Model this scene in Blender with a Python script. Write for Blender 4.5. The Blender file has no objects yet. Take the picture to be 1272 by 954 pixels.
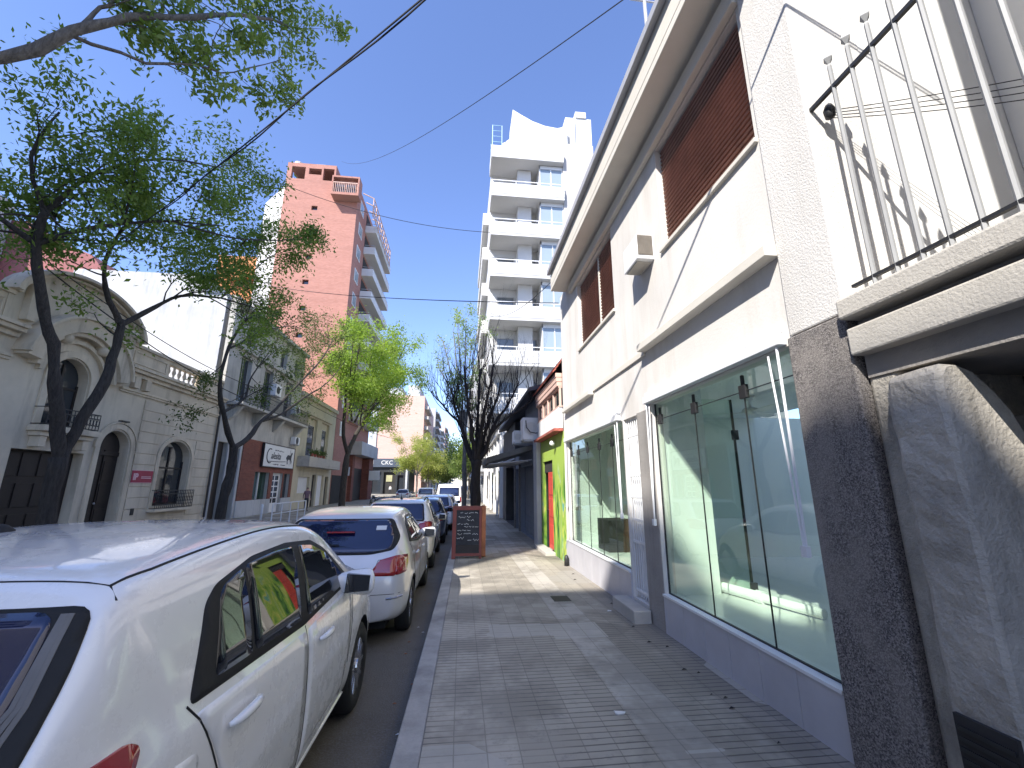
import bpy, bmesh, math, random
import numpy as np
from mathutils import Vector, Matrix
from mathutils.geometry import tessellate_polygon
from mathutils.bvhtree import BVHTree
R_ = random.Random(7)
scene = bpy.context.scene
COL = scene.collection
PI = math.pi

# ---------------------------------------------------------------- helpers
class MB:
    """collects shapes and links them as ONE mesh object"""
    def __init__(self): self.v = []; self.f = []; self.mi = []
    def add(self, vs, fs, mi=0):
        o = len(self.v); self.v += [tuple(p) for p in vs]
        for f in fs: self.f.append(tuple(i + o for i in f)); self.mi.append(mi)
    def box(self, a, b, mi=0, m=None):
        x0, y0, z0 = a; x1, y1, z1 = b
        vs = [(x, y, z) for z in (z0, z1) for y in (y0, y1) for x in (x0, x1)]
        if m: vs = [m(*p) for p in vs]
        self.add(vs, [(0,2,3,1),(4,5,7,6),(0,1,5,4),(2,6,7,3),(0,4,6,2),(1,3,7,5)], mi)
        return self
    def fb(self, m, u0, u1, d0, d1, z0, z1, mi=0):      # box in facade coordinates (along, outwards, up)
        return self.box((u0, d0, z0), (u1, d1, z1), mi, m)
    def prism(self, m, poly, d0, d1, mi=0):             # polygon in (along, up) extruded outwards
        n = len(poly)
        tri = tessellate_polygon([[Vector((p[0], p[1], 0)) for p in poly]])
        vs = [m(p[0], d0, p[1]) for p in poly] + [m(p[0], d1, p[1]) for p in poly]
        fs = [tuple(t) for t in tri] + [tuple(i + n for i in t) for t in tri]
        fs += [(i, (i+1) % n, n + (i+1) % n, n + i) for i in range(n)]
        self.add(vs, fs, mi); return self
    def wall(self, m, outer, holes, depth, mi=0, d=0.0):  # wall face with openings and their reveals
        polys = [outer] + holes
        flat = [p for q in polys for p in q]
        tri = tessellate_polygon([[Vector((p[0], p[1], 0)) for p in q] for q in polys])
        self.add([m(p[0], d, p[1]) for p in flat], [tuple(t) for t in tri], mi)
        for q in polys:
            n = len(q)
            self.add([m(p[0], d, p[1]) for p in q] + [m(p[0], d - depth, p[1]) for p in q],
                     [(i, (i+1) % n, n + (i+1) % n, n + i) for i in range(n)], mi)
        return self
    def tube(self, pts, rad, n=6, mi=0, closed=False):
        pts = [Vector(p) for p in pts]
        if not hasattr(rad, '__len__'): rad = [rad] * len(pts)
        k = len(pts); o = len(self.v); prev = None
        for i, p in enumerate(pts):
            if closed: t = pts[(i+1) % k] - pts[i-1]
            else: t = pts[min(i+1, k-1)] - pts[max(i-1, 0)]
            if t.length < 1e-9: t = Vector((0, 0, 1))
            t.normalize()
            a = prev if prev is not None else (Vector((0, 0, 1)) if abs(t.z) < .9 else Vector((1, 0, 0)))
            a = a - t * a.dot(t)
            if a.length < 1e-6: a = t.orthogonal()
            a.normalize(); prev = a; b = t.cross(a)
            for j in range(n):
                q = 2 * PI * j / n
                self.v.append(tuple(p + (a * math.cos(q) + b * math.sin(q)) * rad[i]))
        for i in range(k if closed else k - 1):
            for j in range(n):
                i2 = (i + 1) % k
                self.f.append((o+i*n+j, o+i*n+(j+1) % n, o+i2*n+(j+1) % n, o+i2*n+j)); self.mi.append(mi)
        if not closed:
            self.f.append(tuple(o+j for j in range(n))); self.mi.append(mi)
            self.f.append(tuple(o+(k-1)*n+j for j in range(n))); self.mi.append(mi)
        return self
    def lathe(self, prof, axis_pt, axis='z', n=24, mi=0):   # profile of (radius, height) round an axis
        o = len(self.v); c = Vector(axis_pt)
        for r, h in prof:
            for j in range(n):
                q = 2 * PI * j / n; a, b = r * math.cos(q), r * math.sin(q)
                self.v.append(tuple(c + Vector({'z': (a, b, h), 'x': (h, a, b), 'y': (a, h, b)}[axis])))
        for i in range(len(prof) - 1):
            for j in range(n):
                self.f.append((o+i*n+j, o+i*n+(j+1) % n, o+(i+1)*n+(j+1) % n, o+(i+1)*n+j)); self.mi.append(mi)
        for e in (0, len(prof) - 1):
            if prof[e][0] > 1e-4:
                self.f.append(tuple(o+e*n+j for j in range(n))); self.mi.append(mi)
        return self
    def build(self, name, mat, parent=None, smooth=False, bevel=0.0, recalc=True):
        me = bpy.data.meshes.new(name)
        off = Vector(parent.get('_o', (0, 0, 0))) if parent else Vector((0, 0, 0))
        me.from_pydata([tuple(Vector(p) - off) for p in self.v], [], self.f)
        mats = mat if isinstance(mat, (list, tuple)) else [mat]
        for q in mats: me.materials.append(q)
        if len(mats) > 1: me.polygons.foreach_set('material_index', self.mi)
        if recalc:
            bm = bmesh.new(); bm.from_mesh(me)
            bmesh.ops.recalc_face_normals(bm, faces=bm.faces); bm.to_mesh(me); bm.free()
        if smooth: me.polygons.foreach_set('use_smooth', [True] * len(me.polygons))
        me.update()
        o = bpy.data.objects.new(name, me); COL.objects.link(o)
        if parent: o.parent = parent; o['_o'] = tuple(off)
        if bevel:
            b = o.modifiers.new('bevel', 'BEVEL'); b.width = bevel; b.segments = 2
            b.limit_method = 'ANGLE'; b.angle_limit = math.radians(40)
        return o

def thing(name, label, cat, loc=(0, 0, 0), group=None):
    o = bpy.data.objects.new(name, None); COL.objects.link(o); o.location = loc
    o['_o'] = tuple(loc); o['label'] = label; o['category'] = cat
    if group: o['group'] = group
    return o
def tag(o, label, cat, group=None):
    o['label'] = label; o['category'] = cat
    if group: o['group'] = group
    return o
def struct(o, kind='structure'): o['kind'] = kind; return o

def rect(u0, u1, z0, z1): return [(u0, z0), (u1, z0), (u1, z1), (u0, z1)]
def archp(u0, u1, z0, zs, rise, n=14):     # opening with an arched head
    c = (u0 + u1) / 2; r = (u1 - u0) / 2
    return [(u0, z0), (u1, z0)] + [(c + r * math.cos(PI*i/n), zs + rise * math.sin(PI*i/n)) for i in range(n + 1)]
def arcband(m, mb, c, zc, r0, r1, d0, d1, a0=0, a1=180, n=24, ky=1.0, mi=0):   # arch moulding
    vs = []; fs = []
    for i in range(n + 1):
        a = math.radians(a0 + (a1 - a0) * i / n); ca, sa = math.cos(a), math.sin(a) * ky
        for r, d in ((r0, d0), (r1, d0), (r1, d1), (r0, d1)): vs.append(m(c + r*ca, d, zc + r*sa))
    for i in range(n):
        for k in range(4): fs.append((i*4+k, i*4+(k+1) % 4, i*4+4+(k+1) % 4, i*4+4+k))
    fs += [(0, 1, 2, 3), (n*4, n*4+3, n*4+2, n*4+1)]
    mb.add(vs, fs, mi)

# ---------------------------------------------------------------- materials
def nodes(name):
    m = bpy.data.materials.new(name); m.use_nodes = True; nt = m.node_tree; nt.nodes.clear()
    out = nt.nodes.new('ShaderNodeOutputMaterial'); return m, nt, out
def N(nt, typ, **kw):
    n = nt.nodes.new(typ)
    for k, v in kw.items():
        if k in n.inputs: n.inputs[k].default_value = v
        else: setattr(n, k, v)
    return n
def rgb(c): return (c[0], c[1], c[2], 1)
def ramp(nt, src, p0, p1, c0=(0,0,0,1), c1=(1,1,1,1)):
    r = nt.nodes.new('ShaderNodeValToRGB'); e = r.color_ramp.elements
    e[0].position = p0; e[0].color = c0; e[1].position = p1; e[1].color = c1
    nt.links.new(src, r.inputs[0]); return r.outputs[0]
def mixc(nt, fac, a, b, blend='MIX'):
    n = nt.nodes.new('ShaderNodeMix'); n.data_type = 'RGBA'; n.blend_type = blend
    for s, v in ((0, fac), (6, a), (7, b)):
        if hasattr(v, 'links') or hasattr(v, 'is_linked'): nt.links.new(v, n.inputs[s])
        else: n.inputs[s].default_value = v
    return n.outputs[2]
def noise(nt, vec, scale, detail=4, rough=.6):
    n = N(nt, 'ShaderNodeTexNoise', Scale=scale, Detail=detail, Roughness=rough)
    if vec is not None: nt.links.new(vec, n.inputs['Vector'])
    return n.outputs['Fac']
def pos(nt): return nt.nodes.new('ShaderNodeNewGeometry').outputs['Position']
def stretch(nt, vec, s):
    n = nt.nodes.new('ShaderNodeVectorMath'); n.operation = 'MULTIPLY'
    nt.links.new(vec, n.inputs[0]); n.inputs[1].default_value = s; return n.outputs[0]
def bump(nt, h, strength, dist=.01):
    b = N(nt, 'ShaderNodeBump', Strength=strength, Distance=dist); nt.links.new(h, b.inputs['Height'])
    return b.outputs[0]

def mat(name, c, rough=.8, var=.12, nscale=1.5, fine=40, bstr=.25, bdist=.006, stain=0., stainc=None, metal=0., coat=0., spec=.5, streak=False):
    """painted / plastered / stone surface with tone variation, fine grain and optional stains"""
    m, nt, out = nodes(name); L = nt.links.new
    b = N(nt, 'ShaderNodeBsdfPrincipled', Roughness=rough, Metallic=metal)
    b.inputs['Coat Weight'].default_value = coat; b.inputs['Coat Roughness'].default_value = .04
    b.inputs['Specular IOR Level'].default_value = spec
    p = pos(nt)
    n1 = noise(nt, p, nscale, 5, .65)
    lo = rgb([x * (1 - var) for x in c]); hi = rgb([min(1, x * (1 + var)) for x in c])
    col = mixc(nt, ramp(nt, n1, .3, .7), lo, hi)
    if stain:
        v = stretch(nt, p, (1.2, 1.2, .16)) if streak else p
        n2 = noise(nt, v, 1.6, 6, .7)
        f = nt.nodes.new('ShaderNodeMath'); f.operation = 'MULTIPLY'; f.inputs[1].default_value = stain
        L(ramp(nt, n2, .5, .72), f.inputs[0])
        col = mixc(nt, f.outputs[0], col, rgb(stainc or [x * .35 for x in c]))
    n3 = noise(nt, p, fine, 3, .6)
    if bstr: L(bump(nt, n3, bstr, bdist), b.inputs['Normal'])
    L(col, b.inputs['Base Color']); L(b.outputs[0], out.inputs[0]); return m

def brickmat(name, c1, c2, mortar, bw=.24, bh=.075, msize=.008, rough=.9, var=.25):
    m, nt, out = nodes(name); L = nt.links.new
    b = N(nt, 'ShaderNodeBsdfPrincipled', Roughness=rough); p = pos(nt)
    s = nt.nodes.new('ShaderNodeSeparateXYZ'); L(p, s.inputs[0])
    a = nt.nodes.new('ShaderNodeMath'); L(s.outputs[0], a.inputs[0]); L(s.outputs[1], a.inputs[1])
    c = nt.nodes.new('ShaderNodeCombineXYZ'); L(a.outputs[0], c.inputs[0]); L(s.outputs[2], c.inputs[1])
    t = N(nt, 'ShaderNodeTexBrick', Color1=rgb(c1), Color2=rgb(c2), Mortar=rgb(mortar), Scale=1.0)
    t.inputs['Mortar Size'].default_value = msize; t.inputs['Brick Width'].default_value = bw
    t.inputs['Row Height'].default_value = bh; t.inputs['Mortar Smooth'].default_value = .2
    L(c.outputs[0], t.inputs['Vector'])
    n1 = noise(nt, stretch(nt, p, (.3, .3, 2.5)), .7, 6, .7)
    col = mixc(nt, ramp(nt, n1, .3, .7), rgb((1-var,)*3), rgb((1.0,)*3))
    col = mixc(nt, 1.0, t.outputs['Color'], col, 'MULTIPLY')
    L(bump(nt, t.outputs['Fac'], .3, .004), b.inputs['Normal'])
    L(col, b.inputs['Base Color']); L(b.outputs[0], out.inputs[0]); return m

def gloss(name, c, rough=.1, metal=0., coat=0., spec=.5, var=0.05, orange=0.0):
    m, nt, out = nodes(name); L = nt.links.new
    b = N(nt, 'ShaderNodeBsdfPrincipled', Roughness=rough, Metallic=metal)
    b.inputs['Coat Weight'].default_value = coat; b.inputs['Coat Roughness'].default_value = .03
    b.inputs['Specular IOR Level'].default_value = spec
    p = pos(nt); n1 = noise(nt, p, 2.2, 5, .7)
    L(mixc(nt, n1, rgb([x*(1-var) for x in c]), rgb([min(1, x*(1+var)) for x in c])), b.inputs['Base Color'])
    if orange:
        L(bump(nt, noise(nt, p, 6, 2), orange, .02), b.inputs['Normal'])
        dn = ramp(nt, noise(nt, p, 3.5, 7, .75), .45, .75, (rough, rough, rough, 1), (rough + .2,)*3 + (1,)); L(dn, b.inputs['Roughness'])
        L(ramp(nt, noise(nt, p, 5, 7, .8), .4, .8, (.02,)*3 + (1,), (.16,)*3 + (1,)), b.inputs['Coat Roughness'])
    L(b.outputs[0], out.inputs[0]); return m

def glassmat(name, tint, refl=1.0):
    m, nt, out = nodes(name); L = nt.links.new
    t = N(nt, 'ShaderNodeBsdfTransparent', Color=rgb(tint)); g = N(nt, 'ShaderNodeBsdfGlossy', Roughness=.015)
    g.inputs['Color'].default_value = (refl, refl, refl, 1)
    fr = N(nt, 'ShaderNodeFresnel', IOR=1.5); mx = nt.nodes.new('ShaderNodeMixShader')
    bk = nt.nodes.new('ShaderNodeNewGeometry'); mr = nt.nodes.new('ShaderNodeMapRange')     # index seen from either side of the sheet
    L(bk.outputs['Backfacing'], mr.inputs[0]); mr.inputs[3].default_value = 1.5; mr.inputs[4].default_value = 1/1.5; L(mr.outputs[0], fr.inputs['IOR'])
    L(bump(nt, noise(nt, pos(nt), .9, 1), .05, .02), g.inputs['Normal'])
    L(fr.outputs[0], mx.inputs[0]); L(t.outputs[0], mx.inputs[1]); L(g.outputs[0], mx.inputs[2])
    L(mx.outputs[0], out.inputs[0]); return m

def leafmat(name, c0, c1, trans=.45):
    m, nt, out = nodes(name); L = nt.links.new
    g = nt.nodes.new('ShaderNodeNewGeometry')
    n1 = noise(nt, g.outputs['Position'], .55, 3)
    f = mixc(nt, .55, g.outputs['Random Per Island'], ramp(nt, n1, .35, .65))
    col = mixc(nt, f, rgb(c0), rgb(c1))
    d = N(nt, 'ShaderNodeBsdfPrincipled', Roughness=.55); d.inputs['Specular IOR Level'].default_value = .3
    t = nt.nodes.new('ShaderNodeBsdfTranslucent')
    L(col, d.inputs['Base Color']); L(mixc(nt, 1.0, col, (1.2, 1.35, .6, 1), 'MULTIPLY'), t.inputs['Color'])
    mx = nt.nodes.new('ShaderNodeMixShader'); mx.inputs[0].default_value = trans
    L(d.outputs[0], mx.inputs[1]); L(t.outputs[0], mx.inputs[2]); L(mx.outputs[0], out.inputs[0]); return m

def barkmat(name, c):
    m, nt, out = nodes(name); L = nt.links.new
    b = N(nt, 'ShaderNodeBsdfPrincipled', Roughness=.95); p = pos(nt)
    n1 = noise(nt, stretch(nt, p, (9, 9, 1.6)), 2.2, 6, .7)
    L(mixc(nt, ramp(nt, n1, .3, .7), rgb([x*.45 for x in c]), rgb([x*1.5 for x in c])), b.inputs['Base Color'])
    L(bump(nt, n1, 1.0, .06), b.inputs['Normal']); L(b.outputs[0], out.inputs[0]); return m

def tilemat(name):
    """grooved cement pavement tiles of several batches with worn, patched areas"""
    m, nt, out = nodes(name); L = nt.links.new
    b = N(nt, 'ShaderNodeBsdfPrincipled', Roughness=.72); p = pos(nt)
    sx = nt.nodes.new('ShaderNodeSeparateXYZ'); L(p, sx.inputs[0])
    def mth(op, a, v=None, c=None):
        n = nt.nodes.new('ShaderNodeMath'); n.operation = op
        for i, q in enumerate((a, v, c)):
            if q is None: continue
            if isinstance(q, (int, float)): n.inputs[i].default_value = q
            else: L(q, n.inputs[i])
        return n.outputs[0]
    wob = noise(nt, p, 3.0, 3)
    yy = mth('ADD', sx.outputs[1], mth('MULTIPLY', wob, .02)); xx = mth('ADD', sx.outputs[0], mth('MULTIPLY', wob, .012))
    vec = nt.nodes.new('ShaderNodeCombineXYZ'); L(xx, vec.inputs[0]); L(yy, vec.inputs[1])
    t = N(nt, 'ShaderNodeTexBrick', Color1=(.0,.0,.0,1), Color2=(1,1,1,1), Mortar=(.5,.5,.5,1), Scale=1.0)
    t.offset = 0.0; t.inputs['Brick Width'].default_value = .20; t.inputs['Row Height'].default_value = .20
    t.inputs['Mortar Size'].default_value = .004; t.inputs['Bias'].default_value = 0.0
    L(vec.outputs[0], t.inputs['Vector'])
    gro = mth('LESS_THAN', mth('FRACT', mth('MULTIPLY', yy, 15.0)), .16)       # grooves across the walk
    # batches of tile by lane
    lane = ramp(nt, mth('ADD', xx, mth('MULTIPLY', noise(nt, p, .7, 2), .5)), .0, 1.0)
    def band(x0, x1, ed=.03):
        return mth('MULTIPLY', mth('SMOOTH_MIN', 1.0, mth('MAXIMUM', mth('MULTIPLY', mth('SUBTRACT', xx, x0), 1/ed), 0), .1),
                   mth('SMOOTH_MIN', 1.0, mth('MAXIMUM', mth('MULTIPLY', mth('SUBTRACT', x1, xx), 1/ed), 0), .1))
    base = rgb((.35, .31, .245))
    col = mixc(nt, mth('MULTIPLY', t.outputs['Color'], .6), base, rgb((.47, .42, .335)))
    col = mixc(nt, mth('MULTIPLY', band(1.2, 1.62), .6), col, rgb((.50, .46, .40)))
    col = mixc(nt, mth('MULTIPLY', band(-.2, .42, .06), .55), col, rgb((.55, .49, .395)))  # pale lane of tile; also stands in for soft reflected sunlight
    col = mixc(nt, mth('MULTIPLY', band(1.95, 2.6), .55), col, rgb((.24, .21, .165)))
    big = noise(nt, p, .8, 5, .65)
    col = mixc(nt, mth('MULTIPLY', ramp(nt, big, .46, .56), .6), col, rgb((.20, .178, .14)))
    spots = noise(nt, p, 7, 5, .8)
    col = mixc(nt, mth('MULTIPLY', ramp(nt, spots, .55, .72), .5), col, rgb((.12, .12, .12)))
    vo = N(nt, 'ShaderNodeTexVoronoi', Scale=.95); vo.distance = 'CHEBYCHEV'; L(p, vo.inputs['Vector'])   # squares re-laid in plain cement
    vs_ = nt.nodes.new('ShaderNodeSeparateColor'); L(vo.outputs['Color'], vs_.inputs[0])
    rep = mth('GREATER_THAN', vs_.outputs[0], .80); rep2 = mth('GREATER_THAN', vs_.outputs[1], .84)
    col = mixc(nt, mth('MULTIPLY', rep, .55), col, rgb((.50, .465, .40)))
    col = mixc(nt, mth('MULTIPLY', rep2, .5), col, rgb((.20, .18, .145)))
    smooth = ramp(nt, noise(nt, p, .45, 2), .52, .58)        # stretches worn smooth
    gs = mth('MULTIPLY', gro, mth('SUBTRACT', 1.0, mth('MULTIPLY', smooth, .75)))
    gs = mth('MULTIPLY', gs, mth('SUBTRACT', 1.0, mth('MULTIPLY', band(1.2, 1.62), .85)))
    gs = mth('MULTIPLY', gs, mth('SUBTRACT', 1.0, mth('MULTIPLY', rep, .9)))
    lines = mth('MAXIMUM', mth('MULTIPLY', gs, mth('ADD', .4, mth('MULTIPLY', noise(nt, p, 2.3, 3), .6))), mth('MULTIPLY', t.outputs['Fac'], .35))
    col = mixc(nt, lines, col, rgb((.05, .046, .04)))
    L(col, b.inputs['Base Color'])
    h = mth('SUBTRACT', mth('MULTIPLY', noise(nt, p, 60, 3), .25), lines)
    L(bump(nt, h, .5, .006), b.inputs['Normal'])
    L(b.outputs[0], out.inputs[0]); return m

def asphaltmat(name):
    m, nt, out = nodes(name); L = nt.links.new
    b = N(nt, 'ShaderNodeBsdfPrincipled', Roughness=.85); p = pos(nt)
    n1 = noise(nt, p, .6, 6, .7); n2 = noise(nt, p, 90, 3)
    c = mixc(nt, ramp(nt, n1, .3, .7), rgb((.095, .083, .064)), rgb((.18, .16, .128)))
    c = mixc(nt, ramp(nt, n2, .45, .8), c, rgb((.2, .19, .18)))
    L(bump(nt, n2, .5, .01), b.inputs['Normal']); L(c, b.inputs['Base Color']); L(b.outputs[0], out.inputs[0]); return m

def granulemat(name, dark, light, scale=85, rough=.75, patch=None):
    """rough cast granite render: dark ground full of pale and black chips"""
    m, nt, out = nodes(name); L = nt.links.new
    b = N(nt, 'ShaderNodeBsdfPrincipled', Roughness=rough); p = pos(nt)
    v = N(nt, 'ShaderNodeTexVoronoi', Scale=scale); L(p, v.inputs['Vector'])
    f = ramp(nt, v.outputs['Color'], .25, .8)
    c = mixc(nt, f, rgb(dark), rgb(light))
    n1 = noise(nt, stretch(nt, p, (1, 1, .6)), 1.4, 6, .7)
    c = mixc(nt, ramp(nt, n1, .5, .72), c, rgb(patch or [x*.8 for x in light]))
    L(bump(nt, v.outputs['Distance'], .7, .004), b.inputs['Normal'])
    L(c, b.inputs['Base Color']); L(b.outputs[0], out.inputs[0]); return m

def graffitimat(name):
    m, nt, out = nodes(name); L = nt.links.new
    b = N(nt, 'ShaderNodeBsdfPrincipled', Roughness=.6); p = pos(nt)
    q = stretch(nt, p, (1, 1.6, .55))
    n1 = N(nt, 'ShaderNodeTexNoise', Scale=1.7, Detail=2.0, Distortion=1.6); L(q, n1.inputs['Vector'])
    r = nt.nodes.new('ShaderNodeValToRGB'); cr = r.color_ramp
    cr.elements[0].position = .34; cr.elements[0].color = (.02, .10, .03, 1)
    cr.elements[1].position = .43; cr.elements[1].color = (.17, .36, .04, 1)
    for ps, cl in ((.55, (.33, .48, .07, 1)), (.6, (.60, .60, .14, 1)), (.655, (.06, .34, .28, 1)), (.72, (.65, .75, .5, 1))):
        e = cr.elements.new(ps); e.color = cl
    L(n1.outputs[0], r.inputs[0])
    s = nt.nodes.new('ShaderNodeSeparateXYZ'); L(p, s.inputs[0])
    up = ramp(nt, s.outputs[2], 1.5, 2.3)
    up2 = nt.nodes.new('ShaderNodeMapRange'); L(s.outputs[2], up2.inputs[0]); up2.inputs[1].default_value = 1.6; up2.inputs[2].default_value = 2.2
    c = mixc(nt, up2.outputs[0], r.outputs[0], rgb((.36, .50, .085)))
    L(c, b.inputs['Base Color']); L(b.outputs[0], out.inputs[0]); return m

M = {}
def setup_mats():
    A = M
    A['stucco'] = mat('white_stucco', (.68, .65, .60), .9, .07, .8, 55, .35, .006, .6, (.50, .455, .39), streak=True)
    A['rough'] = mat('rough_cast_stucco', (.66, .635, .59), .95, .08, 1.2, 75, .8, .007, .5, (.48, .445, .39), streak=True)
    A['plaster'] = mat('white_plaster', (.70, .69, .66), .9, .04, .7, 30, .15, .004, .4, (.56, .54, .50))
    A['cream'] = mat('eave_paint', (.66, .62, .54), .85, .06, 1.5, 40, .2, .004, .2, (.55, .5, .42), streak=True)
    A['granite'] = granulemat('granite_render', (.07, .062, .058), (.30, .272, .25), 150, .8, (.30, .27, .235))
    A['greycem'] = mat('grey_cement', (.33, .305, .275), .9, .2, 1.2, 35, .6, .012, .5, (.12, .115, .11), streak=True)
    A['oldplaster'] = mat('old_grey_plaster', (.43, .395, .335), .92, .3, 2.6, 38, .9, .014, 1.0, (.13, .12, .095), streak=True)
    A['ledge'] = mat('weathered_concrete', (.47, .44, .385), .95, .2, 1.6, 60, .6, .007, .5, (.24, .22, .19))
    A['marble'] = mat('marble_plinth', (.50, .49, .51), .45, .1, 1.1, 12, .05, .004, .3, (.36, .35, .37))
    A['floor'] = mat('polished_floor', (.78, .79, .77), .22, .06, .8, 5, .02, .002, .25, (.45, .47, .47))
    A['room'] = mat('room_paint', (.80, .82, .79), .8, .04, .6, 20, .05, .003)
    A['shutter'] = mat('brown_shutter', (.31, .17, .13), .55, .2, 2.5, 30, .2, .004)
    A['whitemetal'] = mat('white_metal', (.78, .78, .77), .45, .04, 2, 30, .05, .002)
    A['greymetal'] = mat('grey_metal', (.42, .42, .43), .5, .1, 2, 30, .08, .002)
    A['railpaint'] = mat('rail_paint', (.30, .30, .29), .5, .1, 3, 30, .1, .002)
    A['black'] = mat('black_iron', (.018, .018, .019), .5, .2, 3, 30, .1, .002)
    A['rubber'] = mat('rubber', (.016, .016, .016), .8, .15, 4, 60, .3, .004)
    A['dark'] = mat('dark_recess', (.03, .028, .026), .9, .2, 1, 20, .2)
    A['wood'] = mat('dark_wood', (.020, .014, .011), .6, .3, 2.2, 25, .3, .005)
    A['redwood'] = mat('red_wood', (.22, .055, .04), .6, .25, 3, 25, .3, .005)
    A['orangewood'] = mat('orange_wood', (.36, .13, .055), .6, .25, 4, 25, .3, .005)
    A['reddoor'] = mat('red_door_paint', (.55, .07, .045), .5, .15, 3, 30, .15, .003)
    A['chalk'] = mat('blackboard', (.035, .037, .045), .85, .3, 4, 40, .1, .002)
    A['chalkline'] = mat('chalk', (.75, .75, .72), .95, .15, 9, 40, 0)
    A['glass'] = glassmat('shop_glass', (.895, .96, .905))
    A['pane'] = gloss('window_pane', (.03, .036, .042), .04, 0, 0, .8)
    A['palepane'] = gloss('pale_window_pane', (.30, .36, .40), .06, 0, 0, .8)
    A['carglass'] = gloss('tinted_car_glass', (.010, .012, .016), .02, 0, 0, .8)
    A['blueglass'] = gloss('blue_car_glass', (.008, .012, .05), .03, 0, 0, .9)
    A['carwhite'] = gloss('white_car_paint', (.88, .87, .85), .26, 0, 1.0, .5, .06, .03)
    A['carsilver'] = gloss('pearl_car_paint', (.70, .685, .66), .3, .2, 1.0, .5, .03, .03)
    A['carcream'] = gloss('ivory_car_paint', (.80, .775, .73), .3, 0, 1.0, .5, .03)
    A['cardark'] = gloss('slate_car_paint', (.10, .12, .16), .3, .4, 1.0, .5, .03)
    A['carred'] = gloss('red_car_paint', (.3, .02, .02), .3, 0, 1.0, .5, .03)
    A['lamp'] = gloss('red_lamp', (.36, .012, .014), .08, 0, 1, .6, .1)
    A['lampwhite'] = gloss('clear_lamp', (.6, .6, .6), .08, 0, 1, .6)
    A['alloy'] = gloss('alloy', (.55, .55, .56), .25, .9, 0, .5)
    A['mirrorglass'] = gloss('mirror_glass', (.02, .022, .025), .02, 0, 0, 1)
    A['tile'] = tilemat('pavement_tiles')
    A['asphalt'] = asphaltmat('asphalt')
    A['kerb'] = mat('granite_kerb', (.40, .375, .34), .85, .25, 3, 50, .6, .01, .45, (.14, .135, .13))
    A['earth'] = mat('earth', (.16, .15, .13), .95, .2, .3, 8, .2)
    A['mansion'] = mat('mansion_plaster', (.62, .54, .41), .9, .1, .9, 30, .25, .006, .5, (.25, .205, .14), streak=True)
    A['mansiontrim'] = mat('mansion_trim', (.63, .54, .40), .9, .14, 1.4, 30, .3, .008, .6, (.20, .165, .125), streak=True)
    A['signred'] = mat('sign_red', (.33, .010, .05), .5, .08, 3, 30, 0)
    A['signpink'] = mat('sign_pink', (.72, .45, .50), .5, .05, 3, 30, 0)
    A['signwhite'] = mat('sign_white', (.72, .71, .68), .6, .05, 3, 30, 0)
    A['ink'] = mat('sign_ink', (.05, .05, .055), .7, .1, 3, 30, 0)
    A['maroon'] = mat('maroon_paint', (.30, .12, .115), .9, .2, .8, 30, .3, .008, .5, (.16, .06, .06), streak=True)
    A['whitewash'] = mat('whitewashed_wall', (.47, .475, .48), .92, .14, .5, 20, .3, .008, .9, (.27, .29, .32), streak=True)
    A['greyold'] = mat('old_grey_facade', (.46, .44, .39), .92, .16, .9, 22, .4, .01, .7, (.20, .20, .195), streak=True)
    A['yellowold'] = mat('cream_facade', (.55, .49, .35), .9, .1, .8, 25, .25, .008, .45, (.28, .26, .2), streak=True)
    A['brickred'] = brickmat('red_brick', (.20, .06, .04), (.27, .085, .055), (.17, .11, .09))
    A['bricktower'] = brickmat('tower_brick', (.385, .172, .127), (.455, .212, .162), (.35, .205, .165), .3, .1, .012, .9, .16)
    A['brickpink'] = brickmat('pale_brick', (.60, .385, .31), (.66, .43, .35), (.58, .42, .35), .4, .14, .012, .9, .12)
    A['orange'] = mat('orange_paint', (.52, .22, .09), .9, .1, .5, 10, .1)
    A['towerwhite'] = mat('tower_white', (.64, .63, .605), .85, .06, .4, 12, .1, .004, .15, (.62, .6, .57), streak=True)
    A['towergrey'] = mat('tower_grey', (.50, .47, .43), .9, .1, .8, 12, .3, .01, .2, (.3, .29, .27))
    A['concrete'] = mat('concrete', (.46, .45, .43), .9, .12, .8, 20, .3, .008, .35, (.28, .27, .26), streak=True)
    A['graffiti'] = graffitimat('graffiti_wall')
    A['roofred'] = mat('red_roof_tile', (.36, .10, .07), .85, .3, 5, 18, .9, .03)
    A['salmon'] = mat('salmon_boards', (.62, .42, .34), .8, .12, 2, 20, .2)
    A['bluegrey'] = mat('bluegrey_paint', (.20, .215, .245), .75, .15, 1.2, 20, .2, .006, .4, (.12, .125, .14), streak=True)
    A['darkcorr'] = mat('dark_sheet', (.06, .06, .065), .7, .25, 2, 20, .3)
    A['awn'] = mat('awning_sheet', (.13, .13, .125), .7, .2, 3, 20, .2)
    A['pvc'] = mat('white_pvc', (.85, .85, .84), .4, .03, 3, 20, 0)
    A['bar'] = mat('bar_front', (.016, .018, .021), .6, .25, 1, 15, .2)
    A['barfascia'] = mat('bar_fascia', (.05, .065, .095), .6, .15, 1, 15, .1)
    A['skin'] = mat('skin', (.45, .27, .20), .6, .05, 8, 30, 0)
    A['cloth_dark'] = mat('cloth_dark', (.03, .03, .035), .9, .1, 8, 60, .1)
    A['cloth_plum'] = mat('cloth_plum', (.16, .10, .12), .9, .1, 8, 60, .1)
    A['cloth_white'] = mat('cloth_white', (.62, .61, .6), .9, .1, 8, 60, .1)
    A['hair'] = mat('hair', (.02, .016, .013), .7, .1, 8, 60, .1)
    A['wire'] = mat('cable', (.012, .012, .014), .7, .1, 8, 60, 0)
    A['bark'] = barkmat('bark', (.050, .042, .034))
    A['barkpale'] = barkmat('pale_bark', (.16, .14, .115))
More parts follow.
